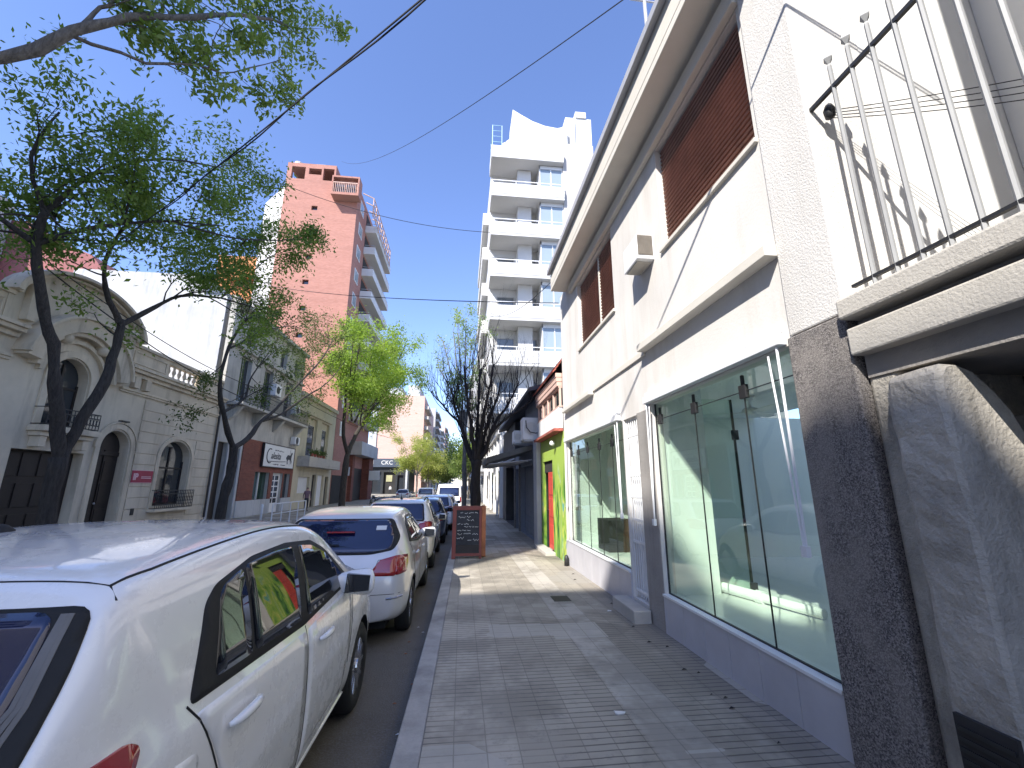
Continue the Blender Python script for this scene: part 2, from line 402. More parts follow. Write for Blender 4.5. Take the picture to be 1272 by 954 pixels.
    A['barkblack'] = barkmat('black_bark', (.026, .022, .021))
    A['leaf'] = leafmat('dark_leaf', (.085, .135, .035), (.23, .30, .075), .55)
    A['leafyoung'] = leafmat('young_leaf', (.13, .19, .05), (.28, .34, .10), .5)
    A['leaflime'] = leafmat('lime_leaf', (.16, .26, .045), (.36, .45, .095), .5)
    A['leafdeep'] = leafmat('deep_leaf', (.045, .075, .022), (.11, .15, .04), .4)
    A['leafpale'] = leafmat('pale_leaf', (.24, .33, .13), (.38, .46, .22), .5)
    A['leafyellow'] = leafmat('yellowgreen_leaf', (.28, .31, .07), (.46, .46, .14), .5)
M['grille'] = mat('grille_brown', (.16, .14, .115), .7, .2, 6, 30, .1)
M['midpane'] = gloss('balcony_pane', (.16, .17, .17), .06, 0, 0, .8)
setup_mats()

# ---------------------------------------------------------------- the lie of the land
def zs(y): return .12 - .012 * max(-30, min(y, 25))      # pavement height: the street falls gently away
def zr(y): return zs(y) - .15                            # carriageway
def kerb_x(y): return -.41 + .0135 * min(y, 60)          # right kerb line
XR, XL = 2.30, -12.80
def mR(u, d, z): return (XR - d, u, z)                   # right-hand street front, outwards = -x
def mL(u, d, z): return (XL + d, u, z)                   # left-hand street front, outwards = +x
def mF(Y):                                               # a face towards the camera
    return lambda u, d, z: (u, Y - d, z)

def ys_list(a, b): return [a] + [y for y in (-5, 0, 5, 10, 15, 20, 25, 40, 60, 62, 78, 100, 150, 250, 400) if a < y < b] + [b]
def strip(mb, xa, xb, ya, yb, zf, zb):                    # sloping slab
    Y = ys_list(ya, yb); fa = xa if callable(xa) else (lambda y: xa); fb_ = xb if callable(xb) else (lambda y: xb)
    vs = []; fs = []
    for y in Y: vs += [(fa(y), y, zf(y)), (fb_(y), y, zf(y)), (fb_(y), y, zb), (fa(y), y, zb)]
    n = len(Y)
    for i in range(n - 1):
        for k in range(4): fs.append((i*4+k, i*4+(k+1) % 4, i*4+4+(k+1) % 4, i*4+4+k))
    fs += [(0, 1, 2, 3), ((n-1)*4+3, (n-1)*4+2, (n-1)*4+1, (n-1)*4)]
    mb.add(vs, fs)
def setting():
    g = MB(); g.add([(-2500, -2500, -1.3), (2500, -2500, -1.3), (2500, 2500, -1.3), (-2500, 2500, -1.3)], [(0, 1, 2, 3)])
    struct(g.build('ground', M['earth']))
    r = MB(); strip(r, -60, 60, -40, 600, zr, -.9); struct(r.build('road', M['asphalt']))
    kl = lambda y: -9.05 + .004 * min(y, 60)
    for nm, ya, yb in (('pavement', -30, 61.5), ('pavement', 78, 400)):
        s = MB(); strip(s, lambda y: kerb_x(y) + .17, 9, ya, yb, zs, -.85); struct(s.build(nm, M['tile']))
        k = MB(); strip(k, kerb_x, lambda y: kerb_x(y) + .168, ya, yb, lambda y: zs(y) - .004, -.85)
        struct(k.build(nm.replace('pavement', 'kerb'), M['kerb'], bevel=.012))
    for nm, ya, yb in (('pavement', -30, 61.5), ('pavement', 78, 400)):
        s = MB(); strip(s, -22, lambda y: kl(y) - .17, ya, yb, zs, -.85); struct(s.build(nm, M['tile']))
        k = MB(); strip(k, lambda y: kl(y) - .168, kl, ya, yb, lambda y: zs(y) - .004, -.85)
        struct(k.build(nm.replace('pavement', 'kerb'), M['kerb'], bevel=.012))
setting()
# ================================================================ RIGHT SIDE
def white_building():
    T = thing('shop_building', 'white stucco two-storey building with two big glass shop windows and brown roller shutters above', 'building', (XR, 6, 0))
    w = MB()
    shop1 = rect(2.63, 4.95, .44, 2.62); shop2 = rect(5.92, 9.22, .50, 2.56); door = rect(5.40, 5.88, .22, 2.56)
    up1 = rect(2.66, 4.30, 4.38, 5.74); up2 = rect(5.96, 8.0, 4.32, 5.72)
    w.wall(mR, rect(2.6, 9.55, -.4, 6.15), [shop1, shop2, door, up1, up2], .14)
    w.build('wall', M['stucco'], T)
    # shutters with mullion and sill
    for (u0, u1, z0, z1, mul) in ((2.66, 4.30, 4.38, 5.74, None), (5.96, 8.0, 4.32, 5.72, 6.80)):
        sl = MB(); n = 24; h = (z1 - z0) / n
        for i in range(n):
            za = z0 + i * h
            poly = [(-.125, za + .004), (-.075, za + .002), (-.062, za + h * .3), (-.085, za + h - .016), (-.125, za + h - .012)]
            sl.add([mR(u, p[0], p[1]) for u in (u0 + .01, u1 - .01) for p in poly],
                   [(0, 1, 6, 5), (1, 2, 7, 6), (2, 3, 8, 7), (3, 4, 9, 8), (4, 0, 5, 9), (0, 1, 2, 3, 4), (9, 8, 7, 6, 5)])
        sl.fb(mR, u0, u1, -.16, -.12, z0, z1)
        s = sl.build('window_shutter', M['shutter'], T)
        fr = MB(); fr.fb(mR, u0 - .03, u1 + .03, -.05, .035, z0 - .045, z0 - .002)
        if mul: fr.fb(mR, mul - .03, mul + .03, -.12, -.06, z0, z1)
        fr.build('frame', M['cream'], s, bevel=.004)
    # lintel beam, eave and gutter
    b = MB(); b.fb(mR, 2.60, 8.45, .002, .075, 5.75, 5.93); b.build('lintel_beam', M['cream'], T, bevel=.006)
    e = MB(); e.fb(mR, 2.20, 8.95, -.6, .36, 6.02, 6.12); e.fb(mR, 2.20, 8.95, .26, .362, 6.121, 6.52); e.fb(mR, 2.2, 8.95, -.6, .25, 6.121, 6.5)
    e.build('eave', M['cream'], T, bevel=.006)
    g = MB(); g.fb(mR, 2.15, 8.99, .363, .44, 6.44, 6.56); g.build('gutter', M['greymetal'], T, bevel=.01)
    bd = MB(); bd.box((XR + .16, 2.6, 2.96), (5.4, 9.55, 6.0)); bd.build('upper_storey', M['stucco'], T)
    # string courses
    s = MB(); s.fb(mR, 2.60, 4.98, .002, .12, 3.30, 3.39); s.build('ledge', M['cream'], T, bevel=.006)
    s = MB(); s.fb(mR, 7.2, 9.3, .002, .10, 3.22, 3.30); s.build('ledge', M['cream'], T, bevel=.006)
    s = MB(); s.fb(mR, 4.985, 7.19, .002, .028, 3.27, 3.34); s.build('ledge', M['cream'], T)
    # rough cast pilaster and the dark granite pillar below it
    p = MB(); p.fb(mR, 2.15, 2.598, -.5, .03, 2.665, 9.5); p.build('pilaster', M['rough'], T, bevel=.012)
    p = MB(); p.fb(mR, 2.15, 2.622, -.5, .034, -.4, 2.66); p.build('pillar', M['granite'], T, bevel=.012)
    p = MB(); p.fb(mR, 4.96, 5.385, -.135, .012, -.4, 2.58); p.build('pillar', M['greycem'], T, bevel=.01)['label'] = 'grey cement pillar between the shop windows'
    # plinths of marble slabs
    pl = MB(); u = 2.625
    while u < 4.94:
        v = min(u + .38, 4.955); pl.fb(mR, u + .002, v - .002, -.1, .02, -.35, .438); u = v
    pl.build('plinth', M['marble'], T, bevel=.003)
    pl = MB(); u = 5.9
    while u < 9.5:
        v = min(u + .45, 9.53); pl.fb(mR, u + .002, v - .002, -.1, .018, -.4, .498); u = v
    pl.build('plinth', M['marble'], T, bevel=.003)
    sl = MB(); sl.fb(mR, 2.63, 4.955, -.1, .03, .44, .462); sl.build('sill', M['whitemetal'], T)
    sl = MB(); sl.fb(mR, 5.92, 9.22, -.1, .03, .50, .522); sl.build('sill', M['whitemetal'], T)
    # glazing
    def glazing(u0, u1, z0, z1, cuts, tr, clampz):
        edges = [u0] + cuts + [u1]
        for a, b in zip(edges, edges[1:]):
            q = MB(); q.fb(mR, a + .004, b - .004, -.062, -.052, z0, tr - .004)
            q.build('glass_panel', M['glass'], T, recalc=True)
        q = MB(); q.fb(mR, u0, u1, -.062, -.052, tr + .004, z1); q.build('glass_transom', M['glass'], T)
        j = MB()
        for c in cuts: j.fb(mR, c - .003, c + .003, -.06, -.048, z0, tr)
        j.fb(mR, u0, u1, -.06, -.048, tr - .003, tr + .003); j.fb(mR, u1 - .012, u1, -.064, -.046, z0, z1); j.fb(mR, u0, u1, -.064, -.044, z0 - .002, z0 + .01)
        j.build('seal', M['black'], T)
        for c in cuts + [u1 - .12]:
            k = MB(); k.fb(mR, c - .045, c + .045, -.07, -.035, tr - .06, tr + .055); k.fb(mR, c - .012, c + .012, -.066, -.04, tr + .056, tr + .14)
            k.build('glass_clamp', M['black'], T, bevel=.004)
    glazing(2.63, 4.95, .463, 2.62, [3.27, 4.06], 2.42, 0)
    glazing(5.92, 9.22, .523, 2.56, [6.55, 7.2, 7.9, 8.55], 2.30, 0)
    # white awning boxes and folded arms round the shop windows
    def awning(u0, u1, z):
        a = MB(); a.fb(mR, u0, u1, .004, .075, z, z + .085); a.fb(mR, u0 + .02, u1 - .02, .004, .05, z + .1, z + .135)
        k = a.build('awning_rail', M['whitemetal'], T, bevel=.006)
        for uu, s in ((u0 + .05, 1), (u1 - .05, -1)):
            r = MB(); r.tube([mR(uu, .05, z), mR(uu, .05, 1.25)], .010, 6); r.tube([mR(uu + s*.09, .055, z - .05), mR(uu + s*.01, .055, 1.22)], .008, 6)
            r.fb(mR, uu - .018, uu + .03, .035, .07, 1.19, 1.26); r.build('awning_arm', M['whitemetal'], T)
    awning(2.66, 5.02, 2.63); awning(5.96, 9.3, 2.57)
    # barred white door and its stone step
    d = MB(); d.fb(mR, 5.41, 5.87, -.13, -.10, .24, 2.56); dd = d.build('door', M['whitemetal'], T)
    g = MB()
    for k in range(7):
        uu = 5.43 + k * .07; g.tube([mR(uu, -.04, .25), mR(uu, -.04, 2.55)], .009, 6)
    for z in (.3, .9, 1.18, 1.48, 1.76, 2.3): g.fb(mR, 5.41, 5.87, -.05, -.03, z, z + .03)
    g.build('grille', M['whitemetal'], dd)
    s = MB(); s.fb(mR, 5.30, 6.05, .022, .24, -.3, .2); s.build('doorstep', M['ledge'], T, bevel=.015)
    # the empty shop inside, its unseen rear left roofless to brighten it
    i = MB()
    i.box((2.45, 2.55, .36), (9, 9.5, .43)); i.build('interior_floor', M['floor'], T)
    i = MB(); i.box((2.36, 2.45, 2.86), (5.4, 9.5, 2.94)); i.box((9, 2.4, .4), (9.1, 9.6, 4.4)); i.box((2.45, 2.45, .4), (9, 2.55, 2.85)); i.box((5.4, 2.45, 2.87), (9, 2.55, 4.4))
    i.box((3.35, 7.3, .43), (9, 7.4, 2.87)); i.box((3.25, 7.3, .43), (3.349, 9.38, 2.87)); i.box((2.45, 9.38, .43), (3.4, 9.5, 2.87))
    i.box((2.44, 4.98, .43), (2.99, 5.08, 2.87)); i.build('interior_wall', M['room'], T)
    gd = MB(); gd.box((3.02, 5.03, .44), (3.42, 5.045, 2.72)); gd.build('interior_glass_door', M['glass'], T)
    gd = MB(); gd.box((3.41, 5.02, .44), (3.425, 5.055, 2.72)); gd.box((3.36, 4.98, 2.2), (3.44, 5.01, 2.32)); gd.box((3.37, 4.98, .44), (3.45, 5.01, .54)); gd.build('door_rail', M['black'], T)
    cc = MB(); cc.box((3.3, 8.1, .43), (2.75, 8.75, 1.0)); cc.build('counter', M['dark'], T)
    # fan and pipe left inside
    F = thing('ceiling_fan', 'white ceiling fan hanging inside the nearer shop window', 'fan', (3.95, 5.4, 2.86))
    f = MB(); f.lathe([(.01, .0), (.07, -.01), (.05, -.06), (.015, -.07), (.015, -.16), (.09, -.18), (.11, -.22), (.06, -.26), (.01, -.27)], (3.95, 5.4, 2.86), 'z', 20)
    f.build('motor', M['whitemetal'], F, smooth=True)
    for k in range(3):
        a = .5 + k * 2*PI/3; c, s_ = math.cos(a), math.sin(a); bl = MB()
        P = lambda r, t, z: (3.95 + c*r - s_*t, 5.4 + s_*r + c*t, z)
        bl.add([P(.1, -.05, 2.64), P(.62, -.07, 2.645), P(.62, .07, 2.625), P(.1, .05, 2.62), P(.1, -.05, 2.632), P(.62, -.07, 2.637), P(.62, .07, 2.617), P(.1, .05, 2.612)],
               [(0,1,2,3), (7,6,5,4), (0,4,5,1), (1,5,6,2), (2,6,7,3), (3,7,4,0)])
        bl.build('blade', M['whitemetal'], F)
    t = MB(); A = Vector((3.0, 5.3, .49)); B = Vector((3.36, 3.95, .485))
    t.tube([A, A.lerp(B, .5), A.lerp(B, .5) , A.lerp(B, .56), A.lerp(B, .56), B], [.055, .055, .066, .066, .045, .045], 14)
    tag(t.build('plastic_pipe', M['pvc'], smooth=False), 'white plastic pipe lying on the floor of the empty shop', 'pipe')
    # air conditioner through the wall
    A = thing('window_air_conditioner', 'white window air conditioner jutting from the stucco wall beside the nearer shutter', 'air conditioner', (2.2, 4.75, 4.53))
    a = MB(); a.fb(mR, 4.53, 4.97, -.05, .22, 4.37, 4.70); a.build('casing', M['whitemetal'], A, bevel=.012)
    a = MB()
    for k in range(9): a.box((2.095 + k*.021, 4.521, 4.43), (2.104 + k*.021, 4.529, 4.68))
    a.box((2.09, 4.5245, 4.42), (2.285, 4.5295, 4.69)); a.build('side_grille', M['grille'], A)
    a = MB(); a.box((2.10, 4.6, 4.355), (2.28, 4.93, 4.369)); a.build('tray', M['ledge'], A)
white_building()

def near_building():
    T = thing('balcony_house', 'weathered grey house nearest the camera with a spear-topped iron balcony railing', 'house', (2.6, 1, 0))
    w = MB(); w.box((2.33, 2.152, 2.74), (4.6, 2.5, 9.5)); w.build('side_wall', M['plaster'], T)
    w = MB(); w.box((3.9, -3, 2.74), (4.3, 2.148, 9.5)); w.build('back_wall', M['plaster'], T)
    w = MB(); w.box((2.3, -7, 2.74), (4.3, .52, 9.5)); w.build('front_wall', M['plaster'], T)
    # balcony slab and its weathered mouldings
    l = MB(); l.box((2.2, -4, 2.60), (4.3, 2.14, 2.725)); l.build('balcony_slab', M['ledge'], T, bevel=.015)
    l = MB(); l.box((2.235, -4, 2.38), (4.2, 2.135, 2.545)); l.build('moulding', M['ledge'], T, bevel=.012)
    l = MB(); l.box((2.32, -4, 2.25), (4.2, 2.13, 2.595)); l.build('soffit', M['greycem'], T)
    # ground floor: pier with a worn rounded head, recess and door
    l = MB(); l.box((2.33, 1.97, -.4), (3.6, 2.148, 2.27)); l.build('wall_strip', M['oldplaster'], T, bevel=.03)
    pr = [(2.235, -.4), (2.235, 2.10), (2.245, 2.17), (2.275, 2.215), (2.33, 2.225), (2.40, 2.19), (2.48, 2.11), (2.56, 2.0), (2.63, 1.85), (2.68, 1.65), (2.73, 1.35), (2.76, .9), (2.78, -.4)]
    n = len(pr); q = MB(); rr = random.Random(3)
    segs = [1.71, 1.73, 1.80, 1.88, 1.95, 1.972]; ins = [.02, .0, .0, .0, .0, .008]
    # densify profile so that the worn edge reads
    pts = []
    for (a, b) in zip(pr, pr[1:]):
        m_ = max(1, int(math.dist(a, b) / .07))
        for k in range(m_): pts.append((a[0] + (b[0]-a[0])*k/m_, a[1] + (b[1]-a[1])*k/m_))
    pts.append(pr[-1]); n = len(pts); vs = []
    for j, y in enumerate(segs):
        for (x, z) in pts:
            jx = rr.uniform(-.006, .006); jz = rr.uniform(-.006, .006) if z > 0 else 0
            vs.append((x + ins[j] + jx, y + rr.uniform(-.003, .003), z - ins[j]*.6 + jz))
    fs = []
    for j in range(len(segs) - 1):
        for i in range(n - 1): fs.append((j*n+i, j*n+i+1, (j+1)*n+i+1, (j+1)*n+i))
    fs += [tuple(range(n)), tuple((len(segs)-1)*n + i for i in range(n))]
    q.add(vs, fs); q.build('door_pier', M['oldplaster'], T, bevel=0)
    b = MB(); b.box((2.8, 1.35, 1.55), (3.1, 1.9, 2.0)); b.build('jamb_block', M['greycem'], T, bevel=.03)
    b = MB(); b.box((3.1, -3, -.4), (3.3, 1.96, 2.24)); b.build('door', M['wood'], T)
    b = MB(); b.box((2.33, -7, -.4), (3.1, -.4, 2.24)); b.build('wall_base', M['oldplaster'], T)
    # iron vent at the foot of the pier
    v = MB(); v.box((2.215, 1.725, -.05), (2.234, 1.955, .66)); vv = v.build('vent_grille', M['dark'], T)
    v = MB()
    for k in range(16): v.box((2.206, 1.735, -.03 + k*.042), (2.2145, 1.945, -.012 + k*.042))
    v.build('louvre', M['black'], vv)
    # railing
    r = MB(); r.fb(mR, -3.5, 2.148, -.02, .005, 4.13, 4.155); r.fb(mR, -3.5, 2.1, -.02, .005, 2.80, 2.818)
    rr_ = r.build('railing', M['black'], T)
    b = MB(); y = 1.965
    while y > -.6:
        b.tube([mR(y, -.0075, 2.72), mR(y, -.0075, 4.30)], .013, 6)
        b.lathe([(.013, 0), (.015, .01), (.007, .02), (.032, .06), (.0005, .15)], mR(y, -.0075, 4.30), 'z', 4)
        y -= .131
    b.build('baluster', M['railpaint'], rr_)
near_building()

def green_house():
    T = thing('graffiti_house', 'narrow lime green graffiti-covered house with a red door and boarded upper storey', 'house', (XR, 11, 0))
    w = MB(); w.wall(mR, rect(9.56, 12.5, -.5, 2.86), [rect(10.9, 12.2, -.02, 2.28)], .08); w.build('wall', M['graffiti'], T)
    w = MB(); w.box((2.6, 9.56, -.5), (9, 12.5, 2.85)); w.build('body', M['graffiti'], T)
    d = MB(); d.fb(mR, 10.92, 11.62, -.07, -.03, .06, 1.98)
    for z in (.2, .85, 1.4): d.fb(mR, 11.02, 11.52, -.03, -.015, z, z + .45)
    dd = d.build('door', M['reddoor'], T, bevel=.006)
    h = MB(); h.lathe([(.01, 0), (.03, -.02), (.03, -.05), (.008, -.06)], (XR + .03, 11.55, 1.0), 'x', 10); h.build('handle', M['black'], dd)
    t = MB(); t.fb(mR, 10.92, 12.19, -.079, -.05, 1.985, 2.279); t.build('transom', M['dark'], T)
    s = MB(); s.fb(mR, 10.7, 12.3, .002, .25, -.4, .06); s.build('doorstep', M['ledge'], T, bevel=.01)
    # boarded upper storey: lower panels, window row, salmon boards, tile skirt
    b = MB()
    for k in range(4): b.fb(mR, 9.6 + k*.72, 9.6 + k*.72 + .71, .0, .10, 2.93, 3.42)
    b.build('panel', M['plaster'], T, bevel=.006)
    b = MB(); b.fb(mR, 9.58, 12.46, .0, .095, 3.425, 3.46); b.fb(mR, 9.58, 12.46, .0, .095, 3.88, 3.915)
    for k in range(5): b.fb(mR, 9.585 + k*.70, 9.625 + k*.70, .03, .08, 3.46, 3.88)
    f = b.build('window', M['salmon'], T)
    p = MB(); p.fb(mR, 9.6, 12.44, .0, .035, 3.461, 3.879); p.build('pane', M['pane'], f)
    b = MB()
    for k in range(3): b.fb(mR, 9.58, 12.48, .0, .13 + .012*k, 3.92 + k*.11, 4.02 + k*.11)
    b.build('cladding', M['salmon'], T, bevel=.006)
    r = MB()
    for k in range(6):
        za = 4.25 + k*.085; da = .22 - k*.06
        r.add([mR(u, d_, z_) for u in (9.56, 12.5) for d_, z_ in ((da, za), (da + .012, za + .02), (da - .06, za + .10), (da - .08, za + .08))],
              [(0, 1, 2, 3), (7, 6, 5, 4), (0, 4, 5, 1), (1, 5, 6, 2), (2, 6, 7, 3), (3, 7, 4, 0)])
    r.build('tile_skirt', M['roofred'], T)
    u = MB(); u.box((2.45, 9.58, 2.86), (8, 12.48, 4.75)); u.build('upper_storey', M['bluegrey'], T)
    s = MB(); s.fb(mR, 9.6, 12.4, .0, .22, 2.865, 2.925); s.build('ledge', M['roofred'], T)
    l = MB(); l.lathe([(.005, 0), (.05, -.02), (.07, -.08), (.05, -.12), (.005, -.13)], mR(10.4, .1, 2.72), 'z', 12); l.build('lamp', M['whitemetal'], T, smooth=True)
green_house()

def garage():
    T = thing('garage_building', 'grey garage building with a roller door and dark sheet awning over the pavement', 'garage', (XR, 15.5, 0))
    w = MB(); w.wall(mR, rect(12.52, 18.7, -.6, 2.95), [rect(13.75, 16.9, -.05, 2.3), rect(17.2, 18.5, -.1, 2.3)], .2)
    w.build('wall', M['bluegrey'], T)
    w = MB(); w.box((2.75, 12.52, -.6), (9, 18.7, 4.55)); w.box((2.42, 12.56, 2.96), (2.8, 16.4, 4.5)); w.build('body', M['bluegrey'], T)
    p = MB(); p.fb(mR, 12.53, 13.1, .002, .13, -.5, 3.0); p.build('pilaster', M['concrete'], T, bevel=.01)['label'] = 'pale concrete pilaster'
    d = MB()
    for k in range(26): d.fb(mR, 13.76, 16.89, -.19, -.165 - .012*(k % 2), -.1 + k*.092, -.1 + k*.092 + .088)
    d.build('roller_door', M['bluegrey'], T)
    d = MB(); d.fb(mR, 17.21, 18.49, -.19, -.15, -.2, 2.3); d.build('door', M['dark'], T)
    s = MB(); s.fb(mR, 17.0, 17.19, .003, .06, -.5, 2.6); s.fb(mR, 18.5, 18.69, .003, .06, -.5, 2.6); s.build('stone_column', M['granite'], T)
    a = MB(); a.add([mR(u, d_, z_) for u in (14.0, 17.4) for d_, z_ in ((.0, 2.78), (1.5, 2.34), (1.5, 2.52), (.0, 2.96))],
              [(0, 1, 2, 3), (7, 6, 5, 4), (0, 4, 5, 1), (1, 5, 6, 2), (2, 6, 7, 3), (3, 7, 4, 0)])
    aw = a.build('awning', M['awn'], T, bevel=.01)
    a = MB()
    for u in (13.98, 14.9, 15.8, 16.7, 17.4): a.tube([mR(u, .02, 2.45), mR(u, 1.45, 2.30)], .02, 6)
    a.build('brace', M['greymetal'], aw)
    r = MB(); r.add([mR(u, d_, z_) for u in (12.45, 23.2) for d_, z_ in ((.35, 4.42), (.35, 4.54), (-1.2, 4.95), (-1.2, 4.83))],
              [(0, 1, 2, 3), (7, 6, 5, 4), (0, 4, 5, 1), (1, 5, 6, 2), (2, 6, 7, 3), (3, 7, 4, 0)])
    r.build('roof_edge', M['darkcorr'], T)
    # wall-hung condensers
    def condenser(name, label, x0, x1, y0, y1, z0, z1):
        C_ = thing(name, label, 'air conditioner', ((x0+x1)/2, (y0+y1)/2, z0))
        c = MB(); c.box((x0, y0, z0), (x1, y1, z1)); c.build('casing', M['whitemetal'], C_, bevel=.02)
        c = MB(); zc, xc = (z0+z1)/2, (x0+x1)/2; rr = min(x1-x0, z1-z0)*.42
        c.lathe([(rr*1.02, -.001), (rr*1.02, -.008), (rr*.97, -.008), (rr*.95, -.003)], (xc, y0, zc), 'y', 24)
        for k in range(1, 5): c.tube([(xc + rr*k/5*math.cos(a), y0 - .009, zc + rr*k/5*math.sin(a)) for a in [2*PI*i/20 for i in range(20)]], .005, 4, closed=True)
        for a in (0, PI/2): c.tube([(xc - rr*math.cos(a), y0 - .012, zc - rr*math.sin(a)), (xc + rr*math.cos(a), y0 - .012, zc + rr*math.sin(a))], .005, 4)
        c.build('fan_guard', M['signwhite'], C_)
        c = MB(); c.box((x0 + .04, y0 + .02, z0 - .05), (XR + .2, y0 + .06, z0 - .002)); c.box((x0 + .04, y1 - .06, z0 - .05), (XR + .2, y1 - .02, z0 - .002)); c.build('bracket', M['greymetal'], C_)
        return C_
    c = condenser('air_conditioner', 'large white condenser with a looped pipe above the grey garage pilaster', 1.86, 2.35, 13.15, 13.75, 3.02, 3.72)
    k = MB(); k.tube([(1.95, 13.12, 3.62), (1.96, 13.08, 3.4), (2.08, 13.07, 3.25), (2.25, 13.08, 3.22), (2.4, 13.1, 3.25)], .014, 6); k.build('pipe', M['black'], c, smooth=True)
    condenser('air_conditioner', 'smaller white condenser above the dark awning edge', 1.72, 1.98, 14.3, 14.9, 3.02, 3.45)
garage()

def dark_shop():
    T = thing('dark_shop', 'low dark-fronted shop with a black open doorway beyond the garage', 'shop', (XR, 21, 0))
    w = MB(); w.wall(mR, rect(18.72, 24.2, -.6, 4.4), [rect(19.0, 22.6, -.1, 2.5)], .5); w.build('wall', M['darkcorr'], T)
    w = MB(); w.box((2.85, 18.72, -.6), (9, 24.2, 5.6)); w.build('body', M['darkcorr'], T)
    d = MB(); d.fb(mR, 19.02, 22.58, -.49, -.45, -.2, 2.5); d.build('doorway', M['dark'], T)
    s = MB(); s.add([mR(u, d_, z_) for u in (19.0, 22.5) for d_, z_ in ((.0, 2.75), (.9, 2.45), (.9, 2.5), (.0, 2.82))],
              [(0, 1, 2, 3), (7, 6, 5, 4), (0, 4, 5, 1), (1, 5, 6, 2), (2, 6, 7, 3), (3, 7, 4, 0)])
    s.build('canopy', M['whitemetal'], T)
dark_shop()

def white_tower():
    T = thing('apartment_tower', 'white apartment tower with stacked balconies and a swooping white roof parapet', 'apartment building', (5, 26, 0))
    Y = 25.0; f = mF(Y)
    b = MB(); b.box((1.55, 26.5, 5.4), (8.7, 44, 24.0)); b.box((2.32, 25.2, -.6), (8.7, 44, 5.4)); b.build('body', M['towerwhite'], T)
    g = MB(); g.box((6.45, 24.9, 4.5), (8.72, 26.6, 25.3)); g.build('stair_shaft', M['towergrey'], T)
    lev = [5.9 + 2.94*k for k in range(6)]         # balcony floor levels
    for z in lev:
        s = MB(); s.box((1.45, 24.6, z - .18), (6.44, 26.5, z)); s.fb(f, 1.45, 6.44, .3, .42, z, z + .82)
        s.box((1.45, 24.7, z), (1.57, 26.5, z + .82))
        bl = s.build('balcony', M['towerwhite'], T, bevel=.02)
        r = MB(); r.fb(f, 1.48, 6.42, .33, .37, z + 1.03, z + 1.08)
        for x in (1.5, 3.1, 4.6, 6.38): r.fb(f, x, x + .04, .33, .37, z + .82, z + 1.03)
        r.build('handrail', M['whitemetal'], bl)
        c = MB(); c.box((3.35, 25.6, z), (4.3, 26.5, z + 2.75)); c.build('column', M['towerwhite'], bl)
        for x0, x1, y in ((2.0, 3.2, 26.49), (4.35, 4.75, 26.49)):
            k = MB(); k.box((x0, y - .06, z + .05), (x1, y, z + 2.2)); wn = k.build('window', M['towergrey'], bl)
            k = MB(); k.box((x0 + .06, y - .075, z + .1), (x1 - .06, y - .062, z + 2.14)); k.build('pane', M['midpane'], wn)
        k = MB(); k.box((4.8, 25.0, z), (4.86, 26.5, z + 2.75)); k.fb(f, 4.8, 6.44, -.06, .0, z, z + .35); k.fb(f, 4.8, 6.44, -.06, .0, z + 2.5, z + 2.76)
        for x in (4.8, 5.58, 6.38): k.fb(f, x, x + .06, -.05, .005, z + .35, z + 2.5)
        wn = k.build('bay_window', M['whitemetal'], bl)
        k = MB(); k.fb(f, 4.86, 6.38, -.04, -.03, z + .36, z + 2.49); k.build('pane', M['palepane'], wn)
    # lower front
    for k_ in range(2):
        z = .3 + k_*2.7
        for x in (3.0, 4.6, 6.4):
            k = MB(); k.box((x, 25.1, z + .6), (x + 1.0, 25.19, z + 2.0)); wn = k.build('window', M['towergrey'], T)
            k = MB(); k.box((x + .07, 25.08, z + .67), (x + .93, 25.099, z + 1.93)); k.build('pane', M['pane'], wn)
    for z in [6.6 + 2.94*k for k in range(6)]:     # street front
        k = MB(); k.box((1.1, 29, z - .18), (1.55, 40, z + .8)); k.build('balcony', M['towerwhite'], T)
    # shop doors, windows and signs at street level
    mb = lambda u, d, z: (2.32 - d, u, z)
    for u0, u1, z0, z1, nm in ((26.0, 27.3, -.3, 2.5, 'door'), (28.4, 29.8, .6, 2.3, 'window'), (31.0, 33.2, -.3, 2.6, 'shop_window'), (34.6, 36.0, -.3, 2.5, 'door'), (37.2, 40, .4, 2.5, 'shop_window'), (41.2, 43, -.3, 2.6, 'door')):
        k = MB(); k.fb(mb, u0, u1, .002, .05, z0, z1); q = k.build(nm, M['wood'] if nm == 'door' else M['towergrey'], T)
        k = MB(); k.fb(mb, u0 + .1, u1 - .1, .051, .06, z0 + .1, z1 - .1); k.build('pane', M['pane'], q)
    for u in (25.4, 27.8, 30.4, 33.9, 36.6, 40.6, 43.6):
        k = MB(); k.fb(mb, u - .14, u + .14, .0, .12, -.5, 4.6); k.build('pilaster', M['plaster'], T)
    k = MB(); k.fb(mb, 25.2, 44, .0, .25, 4.61, 4.85); k.build('cornice', M['plaster'], T)
    for u, z, w_, lb in ((29.9, 2.75, .8, 'dark box sign projecting from the white tower base'), (35.4, 3.2, .7, 'higher box sign on the white tower base')):
        S = MB(); S.fb(mb, u, u + .16, .13, .13 + w_, z, z + .6); S.fb(mb, u + .06, u + .1, .0, .13, z + .2, z + .4); tag(S.build('box_sign', M['bar']), lb, 'sign')
    # roof: parapet, swooping wall, tank block and rail
    p = MB(); p.box((1.42, 24.55, 23.4), (6.46, 26.6, 24.35)); p.build('parapet', M['towerwhite'], T, bevel=.02)
    sw = [(2.2, 24.36), (6.9, 24.36), (6.9, 27.0), (6.2, 26.75), (5.3, 26.85), (4.4, 27.15), (3.6, 27.6), (2.95, 28.0), (2.9, 25.6), (2.2, 25.0)]
    p = MB(); p.prism(f, sw, -2.2, -.1); p.build('roof_wall', M['plaster'], T)
